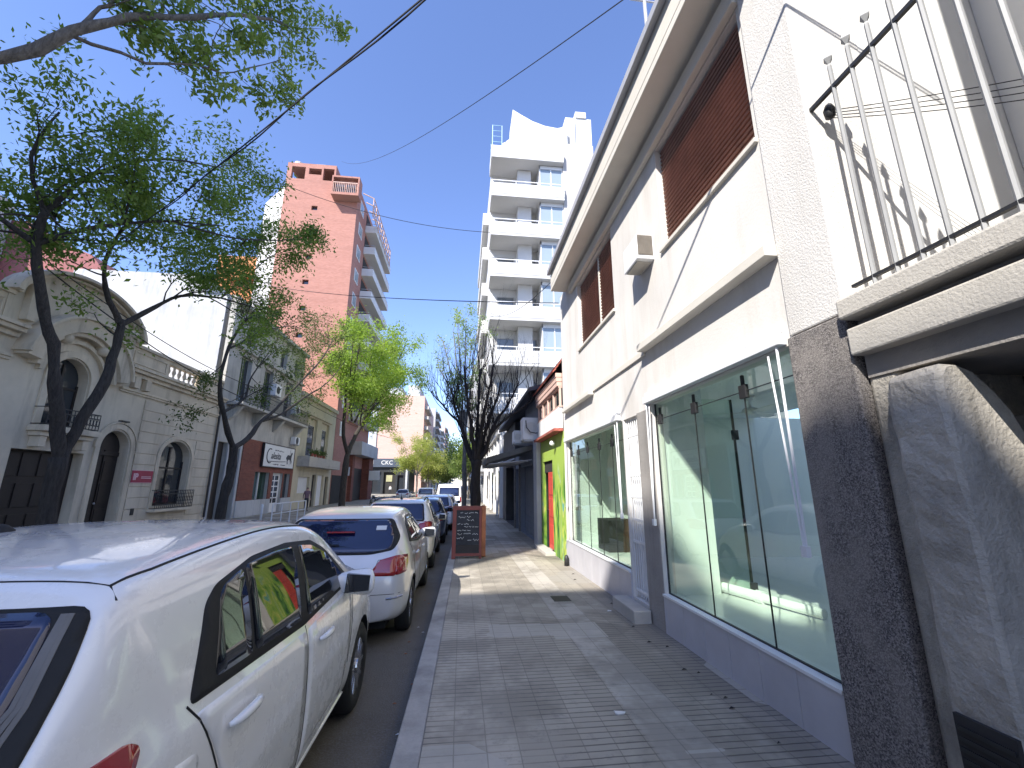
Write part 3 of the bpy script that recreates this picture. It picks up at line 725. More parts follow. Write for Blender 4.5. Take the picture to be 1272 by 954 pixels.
    p = MB(); p.box((6.95, 25.6, 25.3), (8.9, 28, 28.3)); p.box((7.7, 25.5, 28.3), (8.5, 26.5, 28.8)); p.box((7.2, 25.45, 25.3), (7.6, 25.6, 28.0)); p.build('tank_house', M['plaster'], T)
    r = MB()
    for z in (24.75, 25.2, 25.65, 26.1): r.tube([(1.5, 26.4, z), (1.5, 24.7, z), (2.15, 24.7, z)], .025, 5)
    for x, y in ((1.5, 24.7), (1.5, 26.4), (2.15, 24.7)): r.tube([(x, y, 24.35), (x, y, 26.1)], .03, 5)
    r.build('roof_rail', M['bluerail'], T)
M['bluerail'] = mat('blue_rail', (.25, .42, .52), .5, .05, 3, 20, 0)
white_tower()

def far_right():
    rg = random.Random(5)
    def block(name, label, y0, y1, h, m, dep=10, st=3.0, sign=None, x=XR):
        T = thing(name, label, 'building', (x, (y0+y1)/2, -.3)); mm = lambda u, d, z: (x - d, u, z)
        holes = []; z = .2
        n = max(2, int((y1 - y0) / 2.6)); st_n = int(h / st)
        for s in range(st_n):
            for k in range(n):
                u = y0 + (k + .5) * (y1 - y0) / n
                holes.append((u - .6, u + .6, s*st + (-.2 if s == 0 else .7), s*st + 2.3))
        w = MB(); w.wall(mm, rect(y0, y1, -.7, h), [rect(*q) for q in holes], .25)
        w.box((x + .26, y0, -.7), (x + dep, y1, h - .02)); w.fb(mm, y0, y1, -.3, .15, h, h + .25); w.build('wall', m, T)
        for s in range(st_n):
            p = MB()
            for q in holes[s*n:(s+1)*n]:
                p = MB(); p.fb(mm, q[0], q[1], -.24, -.2, q[2], q[3]); p.build('door' if s == 0 else 'window', M['dark'] if s == 0 else M['pane'], T)
            if s: 
                bb = MB(); bb.fb(mm, y0 + 1, y1 - 1, .0, .9, s*st, s*st + .9); bb.build('balcony', m, T)
        return T, mm
    T, mm = block('white_shop', 'sunlit white two-storey shop with a hanging box sign just past the apartment tower', 44.1, 53, 6.4, M['whitewash'])
    s = MB(); s.fb(mm, 45.5, 46.1, .05, .9, 2.6, 3.5); s.build('box_sign', M['signwhite'], T)
    block('white_shop', 'lower white shop at the far corner beyond the tower', 53.1, 61, 4.6, M['plaster'])
    block('far_building', 'pale far block on the right after the crossing', 79, 100, 17, M['whitewash'])
    block('far_building', 'tall concrete block furthest along on the right', 101, 150, 30, M['concrete'], 14)
far_right()
# ================================================================ LEFT SIDE
def text_mb(mb, txt, size, m, u0, z0, d, th=.01, mi=0, shear=0., flip=False, bold=0.):
    cu = bpy.data.curves.new('t', 'FONT'); cu.body = txt; cu.size = size; cu.shear = shear; cu.offset = bold; cu.extrude = th / 2
    o = bpy.data.objects.new('t', cu); COL.objects.link(o)
    me = o.to_mesh(); vs = [(v.co.x, v.co.y, v.co.z) for v in me.vertices]; fs = [tuple(p.vertices) for p in me.polygons]
    mb.add([m(u0 + (-x if flip else x), d + z, z0 + y) for x, y, z in vs], fs, mi)
    w = max((v[0] for v in vs), default=0)
    o.to_mesh_clear(); bpy.data.objects.remove(o); bpy.data.curves.remove(cu); return w
def squiggle(mb, m, u0, u1, z, h, d, r, rg, mi=0):        # a line of small illegible handwriting
    u = u0
    while u < u1 - h:
        L = rg.uniform(1.2, 3.5) * h; pts = []; k = int(L / (h * .3))
        for i in range(k + 1): pts.append(m(u + i*h*.3, d, z + h * (.5 + .5 * rg.choice((-1, 1)) * rg.uniform(.3, 1) * (i % 2))))
        mb.tube(pts, r, 3, mi); u += L + h * .6

def mansion():
    T = thing('old_mansion', 'ornate cream single-storey mansion with a great curved pediment and arched openings', 'mansion', (XL, 15, 0))
    garage = rect(13.78, 16.2, -.3, 2.68); arch = archp(14.4, 15.72, 3.42, 5.02, .66)
    door = archp(16.77, 18.13, -.25, 2.95, .66); win = archp(19.95, 21.98, .78, 2.78, .78)
    top = [(10.4, -.5), (23.74, -.5), (23.74, 5.9), (17.0, 5.9), (17.0, 6.9)] + \
          [(15.05 + 2.45*math.cos(a), 6.95 + 1.4*math.sin(a)) for a in [PI*i/18 for i in range(19)]] + [(12.6, 5.9), (10.4, 5.9)]
    top = [p for i, p in enumerate(top) if i == 0 or math.dist(p, top[i-1]) > 1e-3]
    w = MB(); w.wall(mL, top, [garage, arch, door, win], .38); w.build('wall', M['mansion'], T)
    b = MB(); b.box((-24, 10.4, -.5), (XL - .6, 23.7, 5.8)); b.box((-14.4, 12.7, 5.8), (XL - .35, 17.3, 6.9)); b.build('body', M['mansion'], T)
    def flatpanel(name, poly, d, m): q = MB(); q.prism(mL, poly, d - .04, d); return q.build(name, m, T)
    g = flatpanel('garage_door', rect(13.8, 16.18, -.3, 2.66), -.30, M['wood'])
    q = MB()
    for k in range(4):
        for z in (.1, 1.0, 1.9): q.fb(mL, 13.9 + k*.57, 14.38 + k*.57, -.30, -.27, z, z + .7)
    q.build('panel', M['wood'], g, bevel=.01)
    dd = flatpanel('door', archp(16.78, 18.12, -.25, 2.95, .65), -.32, M['wood'])
    q = MB(); q.fb(mL, 17.43, 17.47, -.32, -.28, -.2, 2.9); q.fb(mL, 16.8, 18.1, -.32, -.27, 2.7, 2.85)
    for u in (16.88, 17.53):
        for z in (.1, 1.0, 1.8): q.fb(mL, u, u + .48, -.32, -.295, z, z + .7)
    q.build('panel', M['wood'], dd, bevel=.008)
    q = MB(); q.lathe([(.02, 0), (.035, .02), (.035, .05), (.01, .06)], mL(17.4, -.3, 1.0), 'x', 10); q.build('handle', M['greymetal'], dd)
    for nm, poly, (u0, u1, z0, z1) in (('window', archp(14.41, 15.71, 3.42, 5.02, .65), (14.4, 15.72, 3.42, 5.5)), ('window', archp(19.96, 21.97, .78, 2.78, .77), (19.95, 21.98, .8, 3.3))):
        f = flatpanel(nm, poly, -.30, M['pane'])
        q = MB(); c = (u0 + u1)/2
        for u in (u0 + .03, c, u1 - .03): q.fb(mL, u - .035, u + .035, -.30, -.26, z0, z1 - (0 if u == c else .6))
        for z in (z0 + .03, z0 + (z1-z0)*.62): q.fb(mL, u0, u1, -.299, -.265, z, z + .07)
        q.build('frame', M['wood'], f)
    # mouldings round the openings
    mo = MB()
    arcband(mL, mo, 15.06, 5.02, .70, .92, .0, .07); mo.fb(mL, 14.14, 14.36, 0, .07, 3.45, 5.02); mo.fb(mL, 15.76, 15.98, 0, .07, 3.45, 5.02)
    arcband(mL, mo, 17.45, 2.95, .72, .92, .0, .06); arcband(mL, mo, 17.45, 2.95, .94, 1.0, .0, .09)
    for u in (16.53, 18.17): mo.fb(mL, u, u + .2, 0, .06, -.4, 2.95)
    arcband(mL, mo, 20.965, 2.78, 1.06, 1.26, .0, .06, ky=.8)
    for u in (19.705, 22.025): mo.fb(mL, u, u + .2, 0, .06, .6, 2.78)
    mo.build('moulding', M['mansiontrim'], T, bevel=.008)
    # great archivolt over the window, in three stepped bands
    ar = MB()
    arcband(mL, ar, 15.06, 5.05, 1.50, 1.95, .0, .40, 8, 172, 30); arcband(mL, ar, 15.06, 5.05, 1.37, 1.50, .0, .28, 4, 176, 30)
    arcband(mL, ar, 15.06, 5.05, 1.12, 1.24, .0, .14, 0, 180, 30); arcband(mL, ar, 15.06, 5.05, 1.95, 2.04, .0, .5, 10, 170, 30)
    ar.build('archivolt', M['mansiontrim'], T, bevel=.01)
    for a in (58, 122):
        k = MB(); ca, sa = math.cos(math.radians(a)), math.sin(math.radians(a))
        k.lathe([(.01, .0), (.18, .02), (.18, .2), (.1, .3), (.01, .32)], mL(15.06 + 1.35*ca, 0.05, 5.05 + 1.35*sa), 'x', 14); k.build('boss', M['mansiontrim'], T, smooth=True)
    # curved coping of the pediment with its swags
    cp = MB(); arcband(mL, cp, 15.05, 6.95, 2.38, 2.55, -.1, .30, 4, 176, 34, ky=.57); arcband(mL, cp, 15.05, 6.95, 2.22, 2.36, .0, .14, 4, 176, 34, ky=.56)
    cp.build('coping', M['mansiontrim'], T, bevel=.01)
    rg = random.Random(11)
    for k in range(9):
        a = math.radians(40 + k*12.5); r = 2.12; sw = MB()
        sw.lathe([(.005, .0), (.07, .015), (.05, .05), (.005, .06)], mL(15.05 + r*math.cos(a), .0, 6.95 + r*.5*math.sin(a)), 'x', 8); sw.build('ornament', M['mansiontrim'], T)
    for u in (13.15, 16.95):
        sw = MB(); sw.fb(mL, u - .14, u + .14, .0, .22, 6.3, 7.4); sw.lathe([(.02, 0), (.16, .03), (.1, .14), (.02, .16)], mL(u, .2, 7.2), 'x', 12); sw.build('ornament', M['mansiontrim'], T, bevel=.01)
    # entablature and parapet, left and right of the pediment
    for u0, u1 in ((17.05, 23.78), (10.4, 13.05)):
        en = MB()
        en.fb(mL, u0, u1, .0, .12, 5.16, 5.24); en.fb(mL, u0, u1, .0, .07, 5.08, 5.158)
        en.fb(mL, u0, u1, .0, .14, 5.74, 5.88); en.fb(mL, u0, u1, -.3, .30, 5.882, 6.0); en.fb(mL, u0, u1, -.3, .38, 6.002, 6.1)
        en.build('cornice', M['mansiontrim'], T, bevel=.012)
    br = MB()
    for u in (17.5, 18.1): br.fb(mL, u, u + .28, .0, .2, 5.3, 5.73)
    br.build('bracket', M['mansiontrim'], T, bevel=.02)
    for pi_, (u0, u1) in enumerate(((10.4, 12.7), (17.3, 19.5), (21.75, 23.74))):
        if pi_ < 2: pa = MB()
        pa.fb(mL, u0, u1, -.28, -.02, 6.1, 6.92)
        pa.fb(mL, u0 + .15, u1 - .15, -.02, .015, 6.28, 6.34); pa.fb(mL, u0 + .15, u1 - .15, -.02, .015, 6.72, 6.78)
        pa.fb(mL, u0 + .15, u0 + .21, -.02, .015, 6.34, 6.72); pa.fb(mL, u1 - .21, u1 - .15, -.02, .015, 6.34, 6.72)
        if pi_ == 0: pa.fb(mL, 10.4, 12.75, -.33, .06, 6.922, 7.05); pa.build('parapet', M['mansiontrim'], T, bevel=.012)
    pa.fb(mL, 19.5, 21.75, -.28, -.02, 6.1, 6.26); pa.fb(mL, 19.5, 21.75, -.28, -.02, 6.78, 6.92)
    pa.fb(mL, 17.25, 23.77, -.33, .06, 6.922, 7.05)
    pa.build('parapet', M['mansiontrim'], T, bevel=.012)
    for k in range(6):
        ba = MB(); ba.lathe([(.07, 0), (.05, .04), (.035, .1), (.085, .26), (.045, .4), (.06, .5), (.07, .52)], mL(19.68 + k*.37, -.15, 6.26), 'z', 10)
        ba.build('baluster', M['mansiontrim'], T, smooth=True)
    # rusticated courses on the right of the front
    ru = MB()
    for k in range(11):
        z = .3 + k*.43
        if z < 3.5:
            for u0, u1 in ((18.47, 19.68), (22.25, 23.72)): ru.fb(mL, u0, u1, .0, .028, z, z + .395)
        else: ru.fb(mL, 18.47 - (.0 if z > 3.9 else 0), 23.72, .0, .028, max(z, 3.72), z + .395)
    ru.build('rustication', M['mansion'], T, bevel=.01)
    pl = MB(); pl.fb(mL, 18.25, 23.73, .0, .05, -.5, .26); pl.build('plinth', M['mansiontrim'], T)
    # balconies with iron fronts
    bl = MB(); bl.fb(mL, 14.05, 16.05, .0, .5, 3.22, 3.40); bl.fb(mL, 14.12, 15.98, .0, .36, 3.08, 3.218)
    for u in (14.2, 15.7): bl.fb(mL, u, u + .22, .0, .3, 2.76, 3.078)
    b1 = bl.build('balcony', M['mansiontrim'], T, bevel=.015)
    def irons(u0, u1, d, z0, z1, par):
        q = MB(); n = int((u1 - u0) / .12)
        for k in range(n + 1): u = u0 + (u1-u0)*k/n; q.tube([mL(u, d, z0), mL(u, d + .05*math.sin(.1), (z0+z1)/2), mL(u, d, z1)], .012, 5)
        for z in (z0 + .02, z0 + .16, z1 - .14, z1): q.fb(mL, u0, u1, d - .015, d + .015, z - .015, z + .015)
        for k in range(n):
            u = u0 + (u1-u0)*(k+.5)/n; q.tube([mL(u + .045*math.cos(a), d, (z0+z1)/2 + .1*math.sin(a)) for a in [2*PI*i/8 for i in range(8)]], .008, 4, closed=True)
        for u in (u0, u1):
            for z in (z0 + .02, z1): q.tube([mL(u, .02, z), mL(u, d, z)], .015, 5)
        q.build('railing', M['black'], par)
    irons(14.12, 15.98, .44, 3.42, 3.95, b1)
    sl = MB(); sl.fb(mL, 19.7, 22.3, .0, .32, .55, .66); s1 = sl.build('window_sill', M['mansiontrim'], T, bevel=.012)
    irons(19.76, 22.24, .27, .68, 1.42, s1)
    q = MB(); q.fb(mL, 17.35, 17.7, .0, .16, 3.95, 4.0); q.build('bracket', M['black'], T)
    q = MB(); q.fb(mL, 18.8, 18.95, .028, .06, .5, .75); q.build('meter_box', M['black'], T)
    q = MB(); q.tube([mL(23.66, .12, 5.7), mL(23.66, .12, .1)], .05, 8); q.build('downpipe', M['black'], T)
    # red estate agent's plate
    S = thing('wall_sign', 'small crimson wall plate reading IP beside the arched doorway', 'sign', mL(19.07, .03, 1.73))
    q = MB(); q.fb(mL, 18.5, 19.64, .03, .05, 1.74, 2.20); q.build('plate', M['signred'], S)
    q = MB(); text_mb(q, 'IP', .34, mL, 18.56, 1.85, .056, bold=.014)
    q.fb(mL, 19.0, 19.55, .052, .056, 1.90, 1.935); q.fb(mL, 19.0, 19.55, .052, .056, 1.965, 1.985); q.build('lettering', M['signpink'], S)
    q = MB(); q.fb(mL, 18.48, 19.66, .03, .053, 1.72, 1.738); q.fb(mL, 18.48, 19.66, .03, .053, 2.202, 2.22); q.build('border', M['signpink'], S)
mansion()

def old_grey_house():
    T = thing('grey_terrace_house', 'stained grey three-storey terrace with an iron balcony above a brick shopfront', 'house', (XL, 29, 0))
    ups = [rect(u, u + 1.25, 6.1, 9.0) for u in (25.2, 28.2, 31.6)]; ups2 = [rect(u, u + 1.1, 9.7, 11.0) for u in (25.4, 30.2, 32.8)]
    low = [rect(24.15, 25.05, -.3, 3.9), rect(25.5, 26.4, -.3, 3.7), rect(28.6, 30.7, .75, 2.45), rect(31.2, 32.9, -.3, 2.45), rect(33.1, 34.2, .75, 2.45)]
    w = MB(); w.wall(mL, rect(23.82, 34.7, -.6, 12.1), ups + ups2 + low, .3); w.build('wall', M['greyold'], T)
    w = MB(); w.box((-21.4, 23.82, -.6), (XL - .55, 34.7, 12.0)); w.box((-21.4, 23.82, 12.0), (-14.6, 34.6, 13.2)); w.build('party_wall', M['whitewash'], T)
    for q in ups + ups2:
        p = MB(); p.fb(mL, q[0][0], q[1][0], -.29, -.22, q[0][1], q[2][1]); f = p.build('window', M['greyold'], T)
        p = MB(); u0, u1, z0, z1 = q[0][0], q[1][0], q[0][1], q[2][1]
        for a, b in ((u0 + .06, (u0+u1)/2 - .03), ((u0+u1)/2 + .03, u1 - .06)): p.fb(mL, a, b, -.219, -.21, z0 + .08, z1 - .08)
        p.build('pane', M['pane'], f)
    for q in low[:2]:
        p = MB(); p.fb(mL, q[0][0], q[1][0], -.29, -.2, -.3, q[2][1]); p.build('door', M['wood'], T)
    jb = MB()
    for u in (23.86, 25.07, 25.3, 26.42): jb.fb(mL, u, u + .18, .0, .04, -.5, 4.1)
    jb.build('door_jamb', M['whitewash'], T)
    # shopfront in brick with a white base
    b = MB(); b.wall(mL, rect(26.75, 34.66, .75, 4.35), [rect(28.6, 30.7, .76, 2.45), rect(31.2, 32.9, .76, 2.45), rect(33.1, 34.2, .76, 2.45)], .04, d=.045); b.build('shopfront', M['brickred'], T)
    b = MB(); b.fb(mL, 26.75, 31.18, .0, .06, -.6, .745); b.fb(mL, 32.92, 34.66, .0, .06, -.6, .745); b.build('shop_base', M['whitewash'], T)
    p = MB(); p.fb(mL, 28.6, 30.7, -.25, -.2, .75, 2.45); f = p.build('shop_window', M['leafdark_pane'], T)
    p = MB(); p.fb(mL, 29.5, 29.6, -.2, -.12, .75, 2.45); p.build('frame', M['signwhite'], f)
    p = MB(); p.fb(mL, 33.1, 34.2, -.25, -.2, .75, 2.45); p.build('shop_window', M['pane'], T)
    p = MB(); p.fb(mL, 31.2, 32.9, -.2, -.16, -.3, 2.45); dd = p.build('shop_door', M['whitemetal'], T)
    p = MB()
    for i in range(2):
        for j in range(5): p.fb(mL, 31.42 + i*.68, 31.95 + i*.68, -.16, -.15, .45 + j*.38, .75 + j*.38)
    p.build('pane', M['pane'], dd)
    # balcony
    b = MB(); b.fb(mL, 24.3, 34.5, .0, .85, 5.92, 6.08)
    for u in (24.6, 27.4, 30.3, 33.9): b.add([mL(uu, d_, z_) for uu in (u, u + .3) for d_, z_ in ((.0, 5.1), (.25, 5.3), (.7, 5.9), (.0, 5.9))], [(0,1,2,3),(7,6,5,4),(0,4,5,1),(1,5,6,2),(2,6,7,3),(3,7,4,0)])
    bb = b.build('balcony', M['greyold'], T, bevel=.02)
    r = MB(); n = 68
    for k in range(n + 1): u = 24.35 + 10.1*k/n; r.tube([mL(u, .8, 6.08), mL(u, .8, 7.05)], .014, 4)
    for z in (6.15, 6.85, 7.05): r.fb(mL, 24.35, 34.45, .785, .815, z - .02, z + .02)
    r.build('railing', M['black'], bb)
    c = MB(); c.fb(mL, 23.82, 34.7, .0, .35, 11.6, 11.8); c.fb(mL, 23.82, 34.7, .0, .2, 9.25, 9.38); c.build('cornice', M['greyold'], T, bevel=.02)
    # shop sign
    S = thing('shop_sign', 'white framed shop sign reading Calesita with a carousel horse', 'sign', mL(31.6, .1, 2.8))
    q = MB(); q.fb(mL, 29.1, 34.1, .08, .2, 2.83, 4.25); q.build('board', M['signwhite'], S)
    q = MB()
    for a in ((29.05, 34.15, 2.78, 2.83), (29.05, 34.15, 4.25, 4.3), (29.05, 29.1, 2.83, 4.25), (34.1, 34.15, 2.83, 4.25)): q.fb(mL, a[0], a[1], .07, .22, a[2], a[3])
    q.build('frame', M['black'], S)
    q = MB(); rg = random.Random(2); Wm = mL
    arc = [Wm(29.98 + .45*math.cos(a), .21, 3.52 + .46*math.sin(a)) for a in [math.radians(70 + i*14) for i in range(17)]]
    q.tube(arc, .035, 5); text_mb(q, 'alesita', .62, Wm, 30.15, 3.36, .206, shear=.35, bold=.008)
    q.tube([Wm(29.75, .21, 3.16), Wm(31.5, .21, 3.2), Wm(32.6, .21, 3.26)], .02, 4)
    squiggle(q, Wm, 30.7, 32.2, 3.88, .09, .21, .012, rg); squiggle(q, Wm, 30.6, 31.5, 2.96, .09, .21, .014, rg); squiggle(q, Wm, 31.8, 32.7, 2.96, .09, .21, .014, rg)
    # little horse on its pole
    H = [(32.75, 3.62), (32.9, 3.75), (33.1, 3.76), (33.3, 3.72), (33.45, 3.78), (33.55, 3.95), (33.66, 3.98), (33.78, 3.86), (33.66, 3.82), (33.62, 3.66), (33.58, 3.5), (33.7, 3.3), (33.6, 3.12), (33.52, 3.3), (33.42, 3.42), (33.05, 3.44), (32.95, 3.3), (33.02, 3.1), (32.9, 3.1), (32.82, 3.32), (32.84, 3.5), (32.7, 3.4), (32.66, 3.55)]
    q.prism(Wm, H, .202, .212); q.fb(Wm, 33.28, 33.31, .213, .218, 3.05, 4.12); q.build('lettering', M['ink'], S)
    # air conditioners on the balcony and fan on the wall
    for nm, lb, u, z, dz in (('air_conditioner', 'white condenser over the balcony of the grey terrace, between its tall windows', 29.6, 7.45, .75), ('air_conditioner', 'white condenser at the far end of the grey terrace balcony', 33.3, 6.75, .7), ('air_conditioner', 'small condenser on the grey wall above the shop sign', 33.9, 4.6, .55)):
        A = thing(nm, lb, 'air conditioner', mL(u, .3, z))
        c = MB(); c.fb(mL, u - .45, u + .45, .05, .4, z, z + dz); c.build('casing', M['whitemetal'], A, bevel=.02)
        c = MB(); c.lathe([(.24, .0), (.26, .012), (.02, .012)], mL(u - .1, .402, z + dz/2), 'x', 18); c.build('fan_guard', M['black'], A)
        c = MB(); c.fb(mL, u - .4, u - .36, .0, .38, z - .05, z - .004); c.fb(mL, u + .36, u + .4, .0, .38, z - .05, z - .004); c.build('bracket', M['greymetal'], A)
M['leafdark_pane'] = gloss('green_window', (.03, .06, .045), .05, 0, 0, .8)
old_grey_house()

def cream_house():
    T = thing('cream_house', 'cream two-storey house with a solid concrete balcony, next to the grey terrace', 'house', (XL, 39, 0))
    hs = [rect(36.6, 39.2, 4.0, 7.2), rect(40.3, 42.6, 4.0, 7.2), rect(36.0, 38.6, 1.0, 2.3), rect(39.2, 40.2, -.5, 2.5), rect(40.6, 42.4, -.5, 2.5), rect(42.8, 43.8, -.5, 2.4)]
    w = MB(); w.wall(mL, rect(34.75, 44.5, -.7, 8.9), hs, .3); w.box((-21, 34.75, -.7), (XL - .5, 44.5, 8.8)); w.build('wall', M['yellowold'], T)
    for i, q in enumerate(hs):
        p = MB(); p.fb(mL, q[0][0], q[1][0], -.29, -.2, q[0][1], q[2][1])
        if i in (0, 1):
            f = p.build('window', M['yellowold'], T); p = MB()
            p.fb(mL, q[0][0] + .9, q[1][0] - .3, -.199, -.19, 4.05, 6.6); p.build('pane', M['pane'], f)
        elif i == 2: p.build('window_shutter', M['signwhite'], T)
        elif i == 3: p.build('door', M['wood'], T)
        elif i == 4: p.build('gate', M['whitemetal'], T)
        else: p.build('door', M['dark'], T)
    b = MB(); b.fb(mL, 35.3, 43.9, .0, .95, 3.05, 3.2); b.fb(mL, 35.3, 43.9, .83, .95, 3.2, 3.85); b.fb(mL, 35.3, 35.42, .0, .83, 3.2, 3.85)
    b.build('balcony', M['ledge'], T, bevel=.02)
    c = MB(); c.fb(mL, 34.75, 44.5, .0, .2, 8.6, 8.95); c.fb(mL, 36.3, 43.0, .0, .15, 7.35, 7.6); c.build('cornice', M['yellowold'], T, bevel=.02)
    for k in range(5):
        p = thing('potted_plant', 'potted plant standing on the cream house balcony rail', 'plant', mL(35.9 + k*.75, .88, 3.85), group='plants on the cream balcony')
        q = MB(); u = 35.9 + k*.75
        q.lathe([(.09, 0), (.13, .22), (.11, .22)], mL(u, .88, 3.855), 'z', 10); q.build('pot', M['roofred'], p)
        q = MB(); rg = random.Random(k)
        for j in range(60):
            c = Vector(mL(u + rg.gauss(0, .16), .88 + rg.gauss(0, .12), 4.2 + rg.gauss(0, .13))); a = Vector((rg.gauss(0,1), rg.gauss(0,1), rg.gauss(0,1))).normalized()*.09; b_ = a.orthogonal().normalized()*.04
            q.add([c - a, c + b_, c + a, c - b_], [(0,1,2,3)])
        q.build('foliage', M['leafdeep'], p, recalc=False)
cream_house()

def brick_tower():
    T = thing('brick_tower', 'tall salmon brick apartment tower with stacked white balconies and a rooftop frame', 'apartment building', (-17, 50, 0))
    Y = 44.6; f = mF(Y)
    b = MB(); hs = [rect(-17.75, -17.1, 32.35 - 3.05*k - .4, 32.35 - 3.05*k + .15) for k in range(8)]
    b.wall(f, rect(-20.9, -12.8, -.6, 35.6), hs, .35); b.box((-20.9, 44.98, -.6), (-12.8, 60, 35.6)); b.build('body', M['bricktower'], T)
    for q in hs:
        p = MB(); p.fb(f, q[0][0], q[1][0], -.34, -.3, q[0][1], q[2][1]); p.build('window', M['pane'], T)
    t = MB(); t.wall(f, rect(-20.9, -15.5, 35.6, 37.9), [rect(-20.4, -18.9, 35.9, 37.5), rect(-18.5, -17.1, 36.6, 37.4), rect(-16.9, -15.7, 35.9, 37.5)], .4)
    t.box((-20.9, 44.61, 37.9), (-15.5, 50, 38.0)); t.box((-20.9, 49.6, 35.6), (-18.5, 50, 37.9)); t.box((-15.6, 45, 35.6), (-15.5, 50, 37.9)); t.build('roof_frame', M['bricktower'], T)
    t = MB(); t.lathe([(.5, 0), (.5, 1.0), (.1, 1.2)], (-20.3, 46, 38.0), 'z', 12); t.box((-18, 45.2, 38.0), (-17, 46.2, 38.5)); t.build('roof_tank', M['concrete'], T)
    w = MB(); w.add([(-23.6, 46.4, -.6), (-20.905, 46.4, -.6), (-20.905, 46.4, 37.4), (-23.6, 46.4, 33.6), (-23.6, 58, -.6), (-20.905, 58, -.6), (-20.905, 58, 37.4), (-23.6, 58, 33.6)],
                    [(0,1,2,3),(7,6,5,4),(0,4,5,1),(1,5,6,2),(2,6,7,3),(3,7,4,0)]); w.build('side_block', M['towerwhite'], T)
    w = MB(); w.box((-28, 47, -.6), (-23.61, 58, 27)); w.build('rear_block', M['orange'], T)
    for k in range(7):
        w = MB(); w.box((-26.6, 46.2, 6 + k*3.0), (-23.7, 46.99, 6.9 + k*3.0)); w.build('balcony', M['orange'], T)
    # top bay jutting towards us
    p = MB(); p.box((-15.4, 43.3, 33.3), (-12.4, 44.59, 33.6)); p.box((-15.4, 43.3, 35.5), (-12.4, 44.59, 35.7)); p.box((-15.4, 43.3, 33.6), (-15.25, 44.59, 35.5)); p.box((-12.55, 43.3, 33.6), (-12.4, 44.59, 35.5)); p.box((-15.25, 43.8, 33.6), (-12.55, 44.59, 35.5)); bay = p.build('bay', M['bricktower'], T)
    p = MB()
    for x in (-15.1, -13.9): p.box((x, 43.76, 33.8), (x + 1.05, 43.79, 34.9))
    p.build('pane', M['pane'], bay)
    p = MB()
    for k in range(14): p.box((-15.2 + k*.2, 43.32, 33.6), (-15.16 + k*.2, 43.36, 34.8))
    p.box((-15.3, 43.3, 34.8), (-12.5, 43.38, 34.88)); p.build('railing', M['salmon'], bay)
    # terrace frames over the street
    p = MB()
    for k in range(8):
        y = 46 + k*1.7; p.tube([(-12.6, y, 35.6), (-11.3, y, 35.0), (-11.3, y, 32.6)], .07, 5)
    for z in (32.9, 33.5, 34.2, 35.0): p.tube([(-11.3, 46, z), (-11.3, 58, z)], .06, 5)
    p.build('terrace_frame', M['salmon'], T)
    # street front: windows then balconies
    for k in range(11):
        z = 3.0 + k*2.95
        if k > 0:
            p = MB(); p.fb(mL, 46.0, 47.6, .0, .05, z + .7, z + 2.2); wn = p.build('window', M['signwhite'], T)
            p = MB(); p.fb(mL, 46.12, 47.48, .05, .06, z + .82, z + 2.08); p.build('pane', M['palepane'], wn)
        if k > 1:
            p = MB(); p.fb(mL, 49.0, 59.8, .0, 1.35, z - .2, z); p.fb(mL, 49.0, 59.8, 1.22, 1.35, z, z + .75); p.fb(mL, 49.0, 49.12, .0, 1.22, z, z + .75)
            bl = p.build('balcony', M['towerwhite'], T, bevel=.02)
            p = MB(); p.fb(mL, 49.2, 59.6, .0, .04, z + .02, z + 2.4); p.build('window', M['dark'], bl)
            p = MB(); p.tube([mL(49.05, .1, z + 1.0), mL(49.05, 1.28, z + 1.0), mL(59.7, 1.28, z + 1.0)], .03, 4); p.build('handrail', M['greymetal'], bl)
    # first floor volume and brick ground floor
    p = MB(); p.fb(mL, 50.5, 60, .0, 1.4, 5.0, 6.5); p.build('first_floor', M['concrete'], T)
    p = MB(); p.fb(mL, 57.5, 60, .0, .9, -.6, 4.98); p.fb(mL, 51, 52, .0, .4, -.6, 4.98); p.build('column', M['brickred'], T)
    p = MB(); p.fb(mL, 52.2, 57.3, .0, .04, -.5, 3.6); p.build('entrance', M['wood'], T)
    p = MB(); p.fb(mL, 44.8, 49.5, .0, .04, -.5, 2.6); p.build('garage_door', M['dark'], T)
    p = MB(); p.fb(mL, 48.6, 50.4, .0, .3, 2.65, 3.6); p.build('canopy', M['concrete'], T)
    S = thing('hanging_sign', 'small white box sign hanging from the brick corner column', 'sign', mL(57.4, 1.3, 2.2))
    p = MB(); p.fb(mL, 57.2, 57.4, 1.0, 2.3, 2.2, 3.4); p.build('box', M['signwhite'], S, bevel=.03)
    p = MB(); p.tube([mL(57.3, .9, 3.5), mL(57.3, 2.2, 3.5)], .04, 5); p.build('arm', M['black'], S)
brick_tower()

def maroon_house():
    T = thing('maroon_building', 'maroon painted blank gable wall rising behind the mansion roof', 'building', (-26, 27, 0))
    f = mF(26.0)
    w = MB(); w.prism(f, [(-34, -.5), (-21.6, -.5), (-21.6, 14.0), (-22.6, 15.2), (-24.8, 16.0), (-26.5, 17.2), (-34, 17.2)], -8, 0); w.build('gable_wall', M['maroon'], T)
    w = MB(); w.box((-33, 24.2, -.5), (-27.3, 25.9, 18.2)); w.build('stair_wall', M['whitewash'], T)
    w = MB(); w.box((-24.6, 25.2, 5), (-21.0, 25.95, 12.6)); w.build('chimney_wall', M['maroon'], T)
maroon_house()

